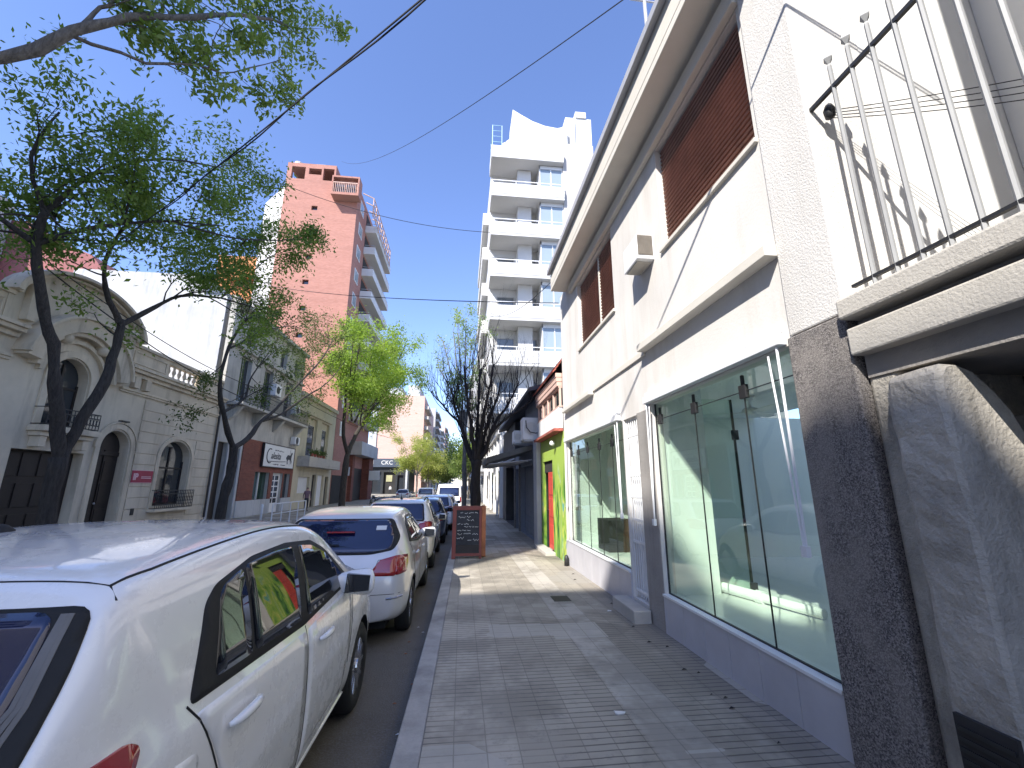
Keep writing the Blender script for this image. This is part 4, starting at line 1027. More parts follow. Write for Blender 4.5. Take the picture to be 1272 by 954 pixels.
def corner_bar():
    T = thing('corner_bar', 'dark single-storey corner bar with white letters on a slate fascia, across the side street', 'bar', (-15, 92, 0))
    f = mF(92.0)
    w = MB(); w.wall(f, rect(-24, -11.6, -.6, 5.2), [rect(-20.5, -16.5, -.5, 4.2), rect(-16, -13.6, -.5, 4.2), rect(-13.2, -12, -.5, 3.6)], .5); w.box((-24, 92.6, -.6), (-11.6, 110, 6.9)); w.build('wall', M['bar'], T)
    p = MB(); p.fb(f, -20.5, -16.5, -.5, -.45, -.5, 4.2); p.build('shop_window', M['pane'], T)
    p = MB(); p.fb(f, -16, -13.6, -.5, -.45, -.5, 4.2); p.build('door', M['dark'], T)
    p = MB(); p.fb(f, -13.2, -12, -.5, -.45, -.5, 3.6); p.build('shop_window', M['pane'], T)
    p = MB(); p.fb(f, -24, -11.5, -.3, .5, 5.2, 6.95); fa = p.build('fascia', M['barfascia'], T, bevel=.04)
    p = MB()
    text_mb(p, 'AMM', 1.15, f, -20.6, 5.75, .51, .03); text_mb(p, 'CKC', 1.15, f, -16.6, 5.75, .51, .03); text_mb(p, 'P', 1.15, f, -12.6, 5.75, .51, .03)
    p.build('lettering', M['signwhite'], fa)
    p = MB(); p.fb(f, -20.2, -18.6, .0, .08, .6, 3.6); p.build('poster', M['concrete'], T)
    p = MB(); p.fb(f, -15.5, -14.3, -.4, -.32, 2.3, 3.6); p.build('poster', M['leafposter'], T)
    p = MB(); p.box((-11.58, 91.9, -.5), (-11.2, 92.4, 5.0)); p.box((-11.58, 94.4, -.5), (-11.2, 94.9, 5.0)); p.build('column', M['whitewash'], T)
M['leafposter'] = mat('yellowish_poster', (.38, .36, .2), .8, .2, 2, 10, 0)
corner_bar()

def left_far():
    T = thing('pale_brick_block', 'broad pale pink brick side wall of an apartment block behind the corner bar', 'apartment building', (-19, 126, 0))
    f = mF(125.0)
    b = MB(); b.box((-24.4, 125, -.6), (-11.4, 165, 27.2)); b.build('body', M['brickpink'], T)
    b = MB(); b.box((-26.2, 124.7, -.6), (-24.41, 160, 29)); b.build('side_strip', M['whitewash'], T)
    b = MB(); b.box((-24.4, 126, 27.2), (-18, 140, 29.6)); b.box((-16.5, 126, 27.2), (-13, 140, 30.5)); b.build('roof_rooms', M['whitewash'], T)
    for k in range(8):
        b = MB(); b.box((-11.39, 126, 2.4 + k*3.0), (-10.2, 140, 3.3 + k*3.0)); bl = b.build('balcony', M['towergrey'], T)
    rg = random.Random(21)
    for i, (y0, y1, h, xr, m, lb) in enumerate(((168, 196, 31, -10.9, 'concrete', 'grey balconied tower block just past the pale brick block'), (200, 236, 27, -10.4, 'towerwhite', 'white tower block midway in the far left row'),
                                     (240, 285, 34, -10, 'brickpink', 'pinkish tower block far down the left of the street'), (290, 360, 30, -9.4, 'whitewash', 'faint white block closing the far left row'), (365, 460, 34, -8.8, 'concrete', 'last grey block at the far end of the street'))):
        T = thing('far_block', lb, 'apartment building', (xr - 6, y0, 0))
        b = MB(); b.box((-26, y0, -.6), (xr, y1, h)); b.build('body', M[m], T)
        for k in range(int(h / 3)):
            b = MB(); b.box((xr, y0 + 2, 2.2 + k*3), (xr + 1.2, y1 - 4, 3.1 + k*3)); b.build('balcony', M['towerwhite' if i % 2 else 'towergrey'], T)
            b = MB(); b.box((xr + .01, y0 + 2.5, 3.2 + k*3), (xr + .05, y1 - 5, 4.8 + k*3)); b.build('window', M['pane'], T)
left_far()

def opposite_blocks():
    # taller unseen buildings across the street, their outlines shaped to cast the shade here
    def blk(name, label, y0, y1, h, m, extra=None, x0=-27):
        T = thing(name, label, 'apartment building', (-15, (y0+y1)/2, 0))
        st = int(h / 3); hs = []
        n = max(1, int((y1-y0) / 3.2))
        for s in range(st):
            for k in range(n):
                u = y0 + (k+.5)*(y1-y0)/n; hs.append(rect(u - .7, u + .7, .5 + s*3, 2.2 + s*3))
        b = MB(); b.wall(mL, rect(y0, y1, -.6, h), hs, .25); b.box((x0, y0, -.6), (XL - .3, y1, h)); b.build('wall', M[m], T)
        for q in hs:
            p = MB(); p.fb(mL, q[0][0], q[1][0], -.24, -.2, q[0][1], q[2][1]); p.build('window', M['pane'], T)
        if extra: 
            b = MB(); b.box((x0, extra[0], h), (XL - .05, extra[1], h + extra[2])); b.build('roof_room', M[m], T)  # unseen block added to raise the shadow edge on the granite pillar
    blk('tall_block', 'tall cream apartment block across the street behind the viewer', -36, -12.9, 23.6, 'cream', (-30, -16.4, .86))
    blk('tall_block', 'tallest grey apartment block across the street level with the viewer', -6.7, 4.2, 28.5, 'concrete')
    blk('tree_shade_block', 'five-storey white block adjoining the mansion across the street', 4.3, 10.2, 14.0, 'whitewash')  # added so that the forked tree stands in shade
opposite_blocks()
# ================================================================ CARS
def rnd(poly, r, n=4):                      # rounded polygon
    out = []; k = len(poly); rs = r if hasattr(r, '__len__') else [r]*k
    for i in range(k):
        p = Vector(poly[i]); a = Vector(poly[i-1]) - p; b = Vector(poly[(i+1) % k]) - p
        q = min(rs[i], a.length*.45, b.length*.45)
        if q < 1e-4: out.append(tuple(p)); continue
        A = p + a.normalized()*q; B = p + b.normalized()*q
        for j in range(n + 1):
            t = j/n; out.append(tuple(A*(1-t)**2 + p*2*t*(1-t) + B*t*t))
    return out

def car_body(sp):
    """closed hull lofted through cross-sections, smoothed, with wheel arches cut out; returns a mesh (local: x across, y forwards, z up)"""
    def tab(k, y):
        t = sp[k]; return float(np.interp(y, [a for a, _ in t], [b for _, b in t]))
    ys = sorted(set([a for k in ('w', 'top') for a, _ in sp[k]] + sp.get('ys', [])))
    ys2 = [ys[0]]
    for y in ys[1:]:
        if y - ys2[-1] > .03: ys2.append(y)
    rings = []
    for y in ys2:
        w = tab('w', y); zt = tab('top', y); zb = min(tab('belt', y), zt - .05); bot = tab('bot', y)
        xr = min(tab('roofx', y), w - .06); gh = zt - zb
        if gh < .12: xr = w - .10
        cr = .055 if gh > .25 else .02 + .1*max(0, gh - .05)
        zre = zt - cr
        sh = tab('belt', y) - bot; zz = lambda f: min(bot + f*sh, zb - .03)
        P = [(0, bot), (w*.75, bot), (w - .03, bot + .05), (w - .002, zz(.32)), (w, zz(.62)), (w - .012, zb - .06), (w - .05, zb),
             ((w - .05)*.52 + xr*.48 + .015*min(1, gh*3), zb + gh*.48), (xr, zre), (xr*.9, zt - cr*.42), (xr*.55, zt - cr*.1), (0, zt)]
        for i in range(1, len(P)):
            if P[i][1] < P[i-1][1] + .001 and i > 1: P[i] = (P[i][0], P[i-1][1] + .001)
        rings.append([(x, y, z) for x, z in P])
    vs = []; fs = []; n = 12
    def idx(i, j, s): return base[i][s][j]
    base = []
    for r in rings:
        Lr = []; Rr = []
        for j, p in enumerate(r):
            vs.append(p); Rr.append(len(vs) - 1)
            if j in (0, n - 1): Lr.append(len(vs) - 1)
            else: vs.append((-p[0], p[1], p[2])); Lr.append(len(vs) - 1)
        base.append((Rr, Lr))
    for i in range(len(rings) - 1):
        for s in (0, 1):
            for j in range(n - 1):
                q = (base[i][s][j], base[i+1][s][j], base[i+1][s][j+1], base[i][s][j+1])
                fs.append(q if s == 0 else q[::-1])
    for i, flip in ((0, True), (len(rings) - 1, False)):
        Rr, Lr = base[i]
        for j in range(n - 1):
            q = [Rr[j], Rr[j+1], Lr[j+1], Lr[j]]
            q = [a for k, a in enumerate(q) if a not in q[:k]]
            fs.append(tuple(q if not flip else q[::-1]))
    me = bpy.data.meshes.new('hull'); me.from_pydata(vs, [], fs)
    bm = bmesh.new(); bm.from_mesh(me); bmesh.ops.recalc_face_normals(bm, faces=bm.faces); bm.to_mesh(me); bm.free()
    ob = bpy.data.objects.new('hull', me); COL.objects.link(ob)
    s = ob.modifiers.new('s', 'SUBSURF'); s.levels = 3; s.render_levels = 3
    dg = bpy.context.evaluated_depsgraph_get()
    smooth = bpy.data.meshes.new_from_object(ob.evaluated_get(dg), depsgraph=dg)
    bm = bmesh.new(); bm.from_mesh(smooth); tree = BVHTree.FromBMesh(bm); bm.free()
    cuts = []
    for wy in sp['wheels']:
        c = MB(); c.lathe([(sp['arch'], -.34), (sp['arch'], .34)], (sp['hw'] - .02, wy, sp['wr']), 'x', 40)
        c.lathe([(sp['arch'], -.34), (sp['arch'], .34)], (-sp['hw'] + .02, wy, sp['wr']), 'x', 40)
        me2 = bpy.data.meshes.new('cut'); me2.from_pydata(c.v, [], c.f)
        bm = bmesh.new(); bm.from_mesh(me2); bmesh.ops.recalc_face_normals(bm, faces=bm.faces); bm.to_mesh(me2); bm.free()
        me2.materials.append(M['rubber'])
        o2 = bpy.data.objects.new('cut', me2); COL.objects.link(o2); cuts.append(o2)
        b = ob.modifiers.new('b', 'BOOLEAN'); b.operation = 'DIFFERENCE'; b.object = o2; b.solver = 'EXACT'; b.material_mode = 'TRANSFER'
    me.materials.append(sp['paint'])
    dg = bpy.context.evaluated_depsgraph_get(); dg.update()
    out = bpy.data.meshes.new_from_object(ob.evaluated_get(dg), depsgraph=dg)
    if len(out.polygons) < 500: out = smooth; out.materials.clear(); out.materials.append(sp['paint'])
    for o2 in cuts + [ob]: bpy.data.objects.remove(o2)
    out.polygons.foreach_set('use_smooth', [True] * len(out.polygons))
    try: out.set_sharp_from_angle(angle=math.radians(38))
    except Exception: pass
    return out, tree

AX = {'side': (Vector((0, 1, 0)), Vector((0, 0, 1)), Vector((1, 0, 0))), 'left': (Vector((0, 1, 0)), Vector((0, 0, 1)), Vector((-1, 0, 0))),
      'rear': (Vector((1, 0, 0)), Vector((0, 0, 1)), Vector((0, -1, 0))), 'front': (Vector((1, 0, 0)), Vector((0, 0, 1)), Vector((0, 1, 0))),
      'top': (Vector((1, 0, 0)), Vector((0, 1, 0)), Vector((0, 0, 1))),
      'corner': (Vector((.7071, .7071, 0)), Vector((0, 0, 1)), Vector((.7071, -.7071, 0)))}
def patch(mb, tree, view, poly, off, mirror=False, step=.07, under=.012, mi=0):
    """a panel lying on the hull: polygon drawn in a side / rear / top view, dropped onto the surface and given a rim"""
    U, V, Nn = AX[view]
    bm = bmesh.new(); vs = [bm.verts.new((p[0], p[1], 0)) for p in poly]; bm.faces.new(vs)
    xs = [p[0] for p in poly]; zs_ = [p[1] for p in poly]
    for lo, hi, no in ((min(xs), max(xs), (1, 0, 0)), (min(zs_), max(zs_), (0, 1, 0))):
        q = lo + step
        while q < hi:
            co = (q, 0, 0) if no[0] else (0, q, 0)
            bmesh.ops.bisect_plane(bm, geom=bm.verts[:] + bm.edges[:] + bm.faces[:], plane_co=co, plane_no=no)
            q += step
    bm.verts.ensure_lookup_table(); bm.verts.index_update(); pos_ = []; rim = []
    for v in bm.verts:
        o = U * v.co.x + V * v.co.y + Nn * 6.0
        if view == 'corner': pass
        hit, nor, _, _ = tree.ray_cast(o, -Nn)
        if hit is None:
            hit, nor, _, _ = tree.find_nearest(U * v.co.x + V * v.co.y + Nn * .5)
        if nor.dot(Nn) < 0: nor = -nor
        pos_.append(hit + nor * off); rim.append(hit - nor * under)
    faces = [tuple(v.index for v in f.verts) for f in bm.faces]
    bnd = [(e.verts[0].index, e.verts[1].index) for e in bm.edges if len(e.link_faces) == 1]
    bm.free(); n = len(pos_)
    allv = pos_ + rim; fs = faces + [(a, b, b + n, a + n) for a, b in bnd]
    mb.add([tuple(p) for p in allv], fs, mi)
    if mirror: mb.add([(-p.x, p.y, p.z) for p in allv], [f[::-1] for f in fs], mi)
    return mb
def line(mb, tree, view, pts, wd, off=.0015, mirror=False):    # a shut line following the hull
    P = []
    for a, b in zip(pts, pts[1:]):
        k = max(1, int(math.dist(a, b)/.05)); P += [(a[0] + (b[0]-a[0])*i/k, a[1] + (b[1]-a[1])*i/k) for i in range(k)]
    P.append(pts[-1]); U, V, Nn = AX[view]; out = []
    for p in P:
        hit, nor, _, _ = tree.ray_cast(U*p[0] + V*p[1] + Nn*6, -Nn)
        if hit is not None: out.append(hit + Nn*.0)
    if len(out) > 1:
        mb.tube(out, wd, 5)
        if mirror: mb.tube([(-p.x, p.y, p.z) for p in out], wd, 5)

def make_car(name, label, sp, loc, slope=-.012, group=None):
    me, tree = car_body(sp)
    T = thing(name, label, 'car', (0, 0, 0), group)
    b = bpy.data.objects.new('body', me); COL.objects.link(b); b.parent = T; b['_o'] = (0, 0, 0)
    G = sp.get('glass', M['carglass'])
    # side glass in a black surround
    if 'surround' in sp:
        for v in ('side', 'left'):
            q = MB(); patch(q, tree, v, rnd(sp['surround'], .035), .002); q.build('window_surround', sp.get('trim', M['rubber']), T, True)
    for poly in sp['sidewin']:
        for mir in (False, True):
            q = MB(); patch(q, tree, 'left' if mir else 'side', rnd(poly, .03), .005); q.build('side_window', G, T, True)
    for poly in sp.get('rearwin', []): q = MB(); patch(q, tree, 'rear', rnd(poly, .05), .008, step=.04); rw = q.build('rear_window', sp.get('rearglass', G), T, True)
    for poly in sp.get('windscreen', []): q = MB(); patch(q, tree, 'front', rnd(poly, .05), .004); q.build('windscreen', G, T, True)
    if 'backtrim' in sp: q = MB(); patch(q, tree, 'rear', rnd(sp['backtrim'], .05), .004, step=.03); q.build('window_surround', M['rubber'], T, True)
    for view, poly in sp.get('tail', []):
        for mir in (False, True):
            if view == 'rear': pl = [(-x, z) for x, z in poly] if mir else poly; v = 'rear'
            else: pl = poly; v = 'left' if mir else 'side'
            q = MB(); patch(q, tree, v, rnd(pl, .025), .007, step=.04); q.build('tail_light', M['lamp'], T, True)
    for view, poly in sp.get('tailcorner', []):
        q = MB(); patch(q, tree, 'corner', rnd(poly, .02), .007, step=.04); q.build('tail_light', M['lamp'], T, True)
        q = MB(); patch(q, tree, 'corner', rnd(poly, .02), .007, step=.04); q.v = [(-x, y, z) for x, y, z in q.v]; q.build('tail_light', M['lamp'], T, True)
    for poly in sp.get('head', []):
        for mir in (False, True):
            pl = [(-x, z) for x, z in poly] if mir else poly
            q = MB(); patch(q, tree, 'front', rnd(pl, .03), .006, step=.05); q.build('headlight', M['lampwhite'], T, True)
    # shut lines
    for view, pts, wd, mir in sp.get('lines', []):
        for s in ((1, -1) if mir else (1,)):
            q = MB(); line(q, tree, view, pts, wd)
            if s < 0: q.v = [(-x, y, z) for x, y, z in q.v]
            if q.v: q.build('shut_line', M['rubber'], T)
    for hy, hz in sp.get('handles', []):
        for s in (1, -1):
            hit, nor, _, _ = tree.ray_cast(Vector((s*3, hy, hz)), Vector((-s, 0, 0)))
            h = MB(); P = []
            for i in range(9): t = i/8; P.append((hit.x + s*(.012 + .026*math.sin(PI*t)**.5), hy - .11 + .22*t, hz + .006*math.sin(PI*t)))
            h.tube(P, [.008, .015, .017, .018, .018, .018, .017, .015, .008], 8); hd = h.build('door_handle', sp['paint'], T, True)
            h = MB(); h.lathe([(.001, .006), (.03, .005), (.042, .003)], (hit.x, hy + .02, hz), 'x', 16)
    if sp.get('mirror'):
        my, mz = sp['mirror']
        for s in (1, -1):
            m_ = MB(); x0 = s*(sp['hw'] - .08)
            prof = [(.0, -.04, .05), (.02, .02, .07), (.08, .05, .085), (.18, .06, .095), (.225, .05, .085), (.245, .02, .05)]
            vs = []; fs = []; kk = 10
            for dx, dy, hh in prof:
                for j in range(kk): a = 2*PI*j/kk; vs.append((x0 + s*dx, my + dy*.6 + .055*math.cos(a)*(hh/.09), mz + .015 + hh*.95*math.sin(a)))
            for i in range(len(prof) - 1):
                for j in range(kk): fs.append((i*kk+j, i*kk+(j+1) % kk, (i+1)*kk+(j+1) % kk, (i+1)*kk+j))
            fs += [tuple(range(kk)), tuple((len(prof)-1)*kk + j for j in range(kk))]
            m_.add(vs, fs); mo = m_.build('wing_mirror', sp['paint'], T, True)
            g = MB(); g.add([(x0 + s*.06, my - .045, mz - .045), (x0 + s*.22, my - .03, mz - .035), (x0 + s*.225, my - .03, mz + .065), (x0 + s*.07, my - .045, mz + .08),
                             (x0 + s*.06, my - .0, mz - .045), (x0 + s*.22, my - .0, mz - .035), (x0 + s*.225, my - .0, mz + .065), (x0 + s*.07, my - .0, mz + .08)], [(0,1,2,3),(0,1,5,4),(1,2,6,5),(2,3,7,6),(3,0,4,7)])
            g.build('mirror_glass', M['mirrorglass'], mo)
    # wheels
    R = sp['wr']
    for wy in sp['wheels']:
        for s in (1, -1):
            xo = s*(sp['hw'] - .012)
            t = MB(); W = .19
            t.lathe([(R*.62, -s*.02), (R*.66, -s*.005), (R*.88, -s*.0), (R*.97, -s*.02), (R, -s*.05), (R, -s*(W-.05)), (R*.97, -s*(W-.02)), (R*.62, -s*W)], (xo, wy, R), 'x', 36)
            wh = t.build('wheel', M['rubber'], T, True)
            r = MB(); r.lathe([(R*.63, -s*.018), (R*.60, -s*.03), (R*.56, -s*.07), (.02, -s*.09)], (xo, wy, R), 'x', 30)
            for k in range(sp.get('spokes', 10)):
                a = 2*PI*k/sp.get('spokes', 10); ca, sa = math.cos(a), math.sin(a); tw = .018
                def q_(rr, t_, d): return (xo - s*d, wy + ca*rr - sa*t_, R + sa*rr + ca*t_)
                r.add([q_(.04, -tw, .02), q_(R*.6, -tw*.8, .012), q_(R*.6, tw*.8, .012), q_(.04, tw, .02), q_(.04, -tw, .06), q_(R*.6, -tw*.8, .06), q_(R*.6, tw*.8, .06), q_(.04, tw, .06)],
                      [(0,1,2,3),(0,1,5,4),(1,2,6,5),(2,3,7,6)])
            r.lathe([(.05, -s*.005), (.055, -s*.03)], (xo, wy, R), 'x', 16); r.build('rim', M['alloy'], wh)
    q = MB(); L = sp['L']; q.box((-sp['hw']*.7, .25, .14), (sp['hw']*.7, L - .3, .3)); q.build('underbody', M['rubber'], T)
    for fn in sp.get('extra', []): fn(T, tree, sp)
    T.location = loc; T.rotation_euler = (math.atan(slope), 0, sp.get('yaw', 0))
    return T

def ext_hatch(T, tree, sp):
    q = MB(); patch(q, tree, 'side', rnd([(.66, .74), (.83, .74), (.83, .90), (.69, .92)], .03), .0025, step=.05); q.build('fuel_flap', sp['paint'], T, True)
    q = MB(); q.lathe([(.05, 0), (.045, .03), (.02, .05), (.002, .055)], (-.27, 1.26, sp['rz'] - .008), 'z', 14); q.tube([(-.27, 1.26, sp['rz'] + .03), (-.27, 1.05, sp['rz'] + .19)], [.007, .003], 5); q.build('roof_aerial', M['rubber'], T, True)
    
    for v in ('side', 'left'): q = MB(); patch(q, tree, v, [(1.25, .225), (2.75, .225), (2.75, .30), (1.25, .285)], .012); q.build('side_skirt', sp['paint'], T, True)
    for d in ([(.82, 1.0), (1.80, .955), (1.80, .33), (1.18, .33), (1.06, .60), (.97, .78), (.90, .90)], [(1.83, .955), (2.74, .99), (2.72, .62), (2.60, .33), (1.83, .33)]):
        for v in ('side', 'left'):
            q = MB(); patch(q, tree, v, rnd(d, .03), .0022); q.build('door', sp['paint'], T, True)
    for k in range(3):
        q = MB(); line(q, tree, 'rear', [(.56 + .03*k, 1.02), (.625 + .012*k, 1.2), (.612 + .008*k, 1.37)], .0095); q.build('reflection_strip', M['reflgrey'], T)  # grey strips laid on for the reflections in the rear glass
M['reflgrey'] = mat('reflection_grey', (.16, .155, .15), .8, .2, 5, 30, 0)

def ext_onix(T, tree, sp):
    hit = lambda x, z: tree.ray_cast(Vector((x, -4, z)), Vector((0, 1, 0)))[0]
    h = hit(0, .90); q = MB(); f = lambda u, d, z: (u, h.y - d, z)
    q.prism(f, [(-.065, .89), (-.024, .89), (-.02, .872), (.02, .872), (.024, .89), (.065, .89), (.058, .912), (.02, .912), (.016, .93), (-.024, .93), (-.028, .912), (-.072, .912)], .002, .014); q.build('emblem', M['signblue'], T)
    q = MB(); a = hit(-.35, 1.07); q.tube([hit(.02, 1.05) + Vector((0, -.02, 0)), hit(-.2, 1.06) + Vector((0, -.025, 0)), hit(-.45, 1.10) + Vector((0, -.02, 0))], .012, 5); q.build('wiper', M['rubber'], T)
    q = MB(); line(q, tree, 'rear', [(.62, .50), (.78, .51)], .012); line(q, tree, 'rear', [(-.62, .50), (-.78, .51)], .012); q.build('bumper_trim', M['alloy'], T)
    q = MB(); patch(q, tree, 'rear', [(-.3, .26), (.3, .26), (.34, .36), (-.34, .36)], .004); q.build('bumper_grille', M['rubber'], T)
    q = MB(); patch(q, tree, 'rear', [(.40, 1.20), (.52, 1.20), (.52, 1.245), (.40, 1.245)], .014, step=.05); q.build('window_sticker', M['signwhite'], T)
    q = MB(); p = tree.ray_cast(Vector((0, .35, 3)), Vector((0, 0, -1)))[0]; q.box((-.16, p.y - .06, p.z - .005), (.16, p.y + .03, p.z + .012)); q.build('brake_light', M['lamp'], T)
M['signblue'] = mat('emblem_blue', (.02, .03, .09), .4, .05, 3, 20, 0)
def ext_rails(T, tree, sp):
    for s in (1, -1):
        q = MB(); P = []
        for i in range(11):
            y = .75 + i*.16; h = tree.ray_cast(Vector((s*.54, y, 3)), Vector((0, 0, -1)))[0]; P.append(h + Vector((0, 0, .035*math.sin(PI*i/10)**.4)))
        q.tube(P, .014, 6); q.build('roof_rail', M['rubber'], T, True)
    q = MB(); p = tree.ray_cast(Vector((0, .9, 3)), Vector((0, 0, -1)))[0]; q.lathe([(.035, 0), (.02, .03)], p, 'z', 10); q.tube([p, p + Vector((0, -.1, .12))], .005, 4); q.build('roof_aerial', M['rubber'], T)

def cars():
    hatch = dict(L=4.15, hw=.848, wr=.315, arch=.36, wheels=[.80, 3.17], paint=M['carwhite'], rz=1.50,
        w=[(.2, .63), (.24, .71), (.32, .77), (.45, .812), (.7, .845), (1.2, .848), (2.0, .848), (3.0, .846), (3.4, .835), (3.75, .79), (3.95, .72), (4.08, .62), (4.15, .5)],
        top=[(.2, .62), (.215, .78), (.24, .90), (.29, 1.0), (.36, 1.12), (.43, 1.25), (.49, 1.36), (.52, 1.415), (.60, 1.462), (.8, 1.49), (1.2, 1.522), (1.7, 1.535), (2.15, 1.51), (2.45, 1.455), (2.75, 1.32), (3.05, 1.155), (3.28, 1.03), (3.4, 1.0), (3.7, .93), (3.95, .82), (4.08, .70), (4.15, .60)],
        belt=[(.2, .95), (.5, 1.03), (1.0, 1.02), (2.0, .985), (2.9, 1.0), (3.4, .95), (4.15, .6)], roofx=[(.2, .72), (.5, .71), (.75, .685), (1.0, .665), (1.7, .65), (2.3, .63), (2.8, .66), (4.15, .5)],
        bot=[(.2, .30), (.4, .22), (.9, .19), (3.6, .19), (4.15, .28)],
        surround=[(.80, 1.03), (1.8, .985), (2.84, 1.02), (2.62, 1.16), (2.40, 1.30), (2.18, 1.375), (1.75, 1.405), (1.35, 1.395), (1.02, 1.34), (.93, 1.29)],
        sidewin=[[(.95, 1.055), (1.22, 1.043), (1.24, 1.362), (1.07, 1.325), (1.03, 1.29)], [(1.25, 1.042), (1.775, 1.015), (1.83, 1.375), (1.6, 1.383), (1.27, 1.368)], [(1.87, 1.012), (2.62, 1.03), (2.66, 1.075), (2.38, 1.275), (2.16, 1.345), (1.92, 1.372)], [(2.66, 1.035), (2.79, 1.04), (2.70, 1.06)]],
        backtrim=[(-.69, 1.0), (.69, 1.0), (.70, 1.12), (.695, 1.25), (.67, 1.385), (-.67, 1.385), (-.695, 1.25), (-.70, 1.12)], rearwin=[[(-.60, 1.02), (.60, 1.02), (.62, 1.2), (.60, 1.375), (-.60, 1.375), (-.62, 1.2)]], rearglass=M['blueglass'],
        windscreen=[[(-.64, 1.06), (.64, 1.06), (.58, 1.42), (-.58, 1.42)]],
        tail=[('side', [(.24, .72), (.40, .76), (.53, .90), (.605, 1.025), (.57, 1.05), (.44, 1.045), (.33, 1.0)]), ('rear', [(.55, .74), (.74, .74), (.75, .96), (.62, .95)])],
        head=[[(.42, .68), (.68, .72), (.70, .84), (.5, .80)]],
        lines=[('side', [(.79, 1.035), (.84, .98), (.90, .88), (.95, .79), (1.02, .60)], .004, True), ('side', [(1.805, .98), (1.815, .6), (1.82, .30)], .003, True), ('side', [(2.78, 1.0), (2.76, .7), (2.70, .5)], .003, True),
               ('top', [(.645, .60), (.65, .75), (.64, 1.0), (.62, 1.5), (.605, 2.1), (.585, 2.42)], .005, True), ('top', [(-.645, .60), (-.3, .575), (0, .57), (.3, .575), (.645, .60)], .003, False), ('top', [(.645, .60), (.685, .575)], .003, True),
               ('side', [(3.25, .93), (3.5, .88)], .003, True)],
        handles=[(1.10, .895), (2.08, .865)], mirror=(2.56, 1.03), spokes=10, extra=[ext_hatch])
    make_car('parked_car', 'white five-door hatchback nearest the camera, parked along the kerb', hatch, (-1.62, .80, zr(.8)))
    onix = dict(L=3.93, hw=.85, wr=.30, arch=.345, wheels=[.72, 3.25], paint=M['carsilver'],
        w=[(0, .66), (.05, .73), (.18, .80), (.4, .84), (.8, .85), (2.8, .85), (3.2, .84), (3.5, .79), (3.75, .70), (3.88, .58), (3.93, .48)],
        top=[(0, .62), (.03, .80), (.07, .93), (.14, 1.00), (.25, 1.09), (.38, 1.22), (.5, 1.335), (.6, 1.39), (.8, 1.425), (1.2, 1.46), (1.6, 1.465), (2.0, 1.44), (2.3, 1.38), (2.6, 1.24), (2.9, 1.08), (3.05, 1.0), (3.4, .93), (3.7, .8), (3.85, .68), (3.93, .56)],
        belt=[(0, .88), (.5, 1.0), (1.2, .97), (2.6, .94), (3.1, .9), (3.93, .55)], roofx=[(0, .64), (.5, .62), (1.0, .61), (2.2, .59), (2.7, .64), (3.93, .48)],
        bot=[(0, .26), (.3, .2), (3.4, .18), (3.93, .25)],
        surround=[(.62, 1.04), (1.6, .955), (2.62, .965), (2.3, 1.19), (2.02, 1.31), (1.6, 1.345), (1.1, 1.335), (.8, 1.24)],
        sidewin=[[(.80, 1.045), (1.52, .985), (1.54, 1.318), (1.15, 1.31), (.92, 1.23)], [(1.58, .98), (2.48, .99), (2.22, 1.18), (2.0, 1.285), (1.6, 1.318)]],
        backtrim=[(-.66, 1.00), (-.4, .955), (.4, .955), (.66, 1.00), (.70, 1.12), (.58, 1.33), (-.58, 1.33), (-.70, 1.12)], rearwin=[[(-.62, 1.01), (-.4, .975), (.4, .975), (.62, 1.01), (.63, 1.12), (.54, 1.315), (-.54, 1.315), (-.63, 1.12)]], rearglass=M['blueglass'],
        windscreen=[[(-.62, 1.04), (.62, 1.04), (.56, 1.35), (-.56, 1.35)]],
        tail=[('rear', [(.40, .74), (.70, .735), (.80, .92), (.70, .945), (.52, .90)]), ('side', [(.05, .74), (.24, .76), (.34, .93), (.12, .945)])], head=[[(.4, .62), (.66, .68), (.68, .8), (.46, .75)]],
        lines=[('side', [(.62, 1.02), (.80, .72), (.98, .55)], .004, True), ('side', [(1.56, .96), (1.57, .3)], .003, True), ('side', [(2.55, .95), (2.52, .5)], .003, True),
               ('rear', [(-.80, .93), (-.5, .90), (-.42, .66), (-.34, .60), (.34, .60), (.42, .66), (.5, .90), (.80, .93)], .004, False), ('rear', [(-.80, .55), (0, .54), (.80, .55)], .003, False)],
        handles=[(.95, .88), (1.85, .86)], mirror=(2.38, .98), spokes=10, extra=[ext_onix])
    make_car('parked_car', 'pearl silver hatchback with a wide rear window, second along the kerb', onix, (-1.43, 5.28, zr(5.28)))
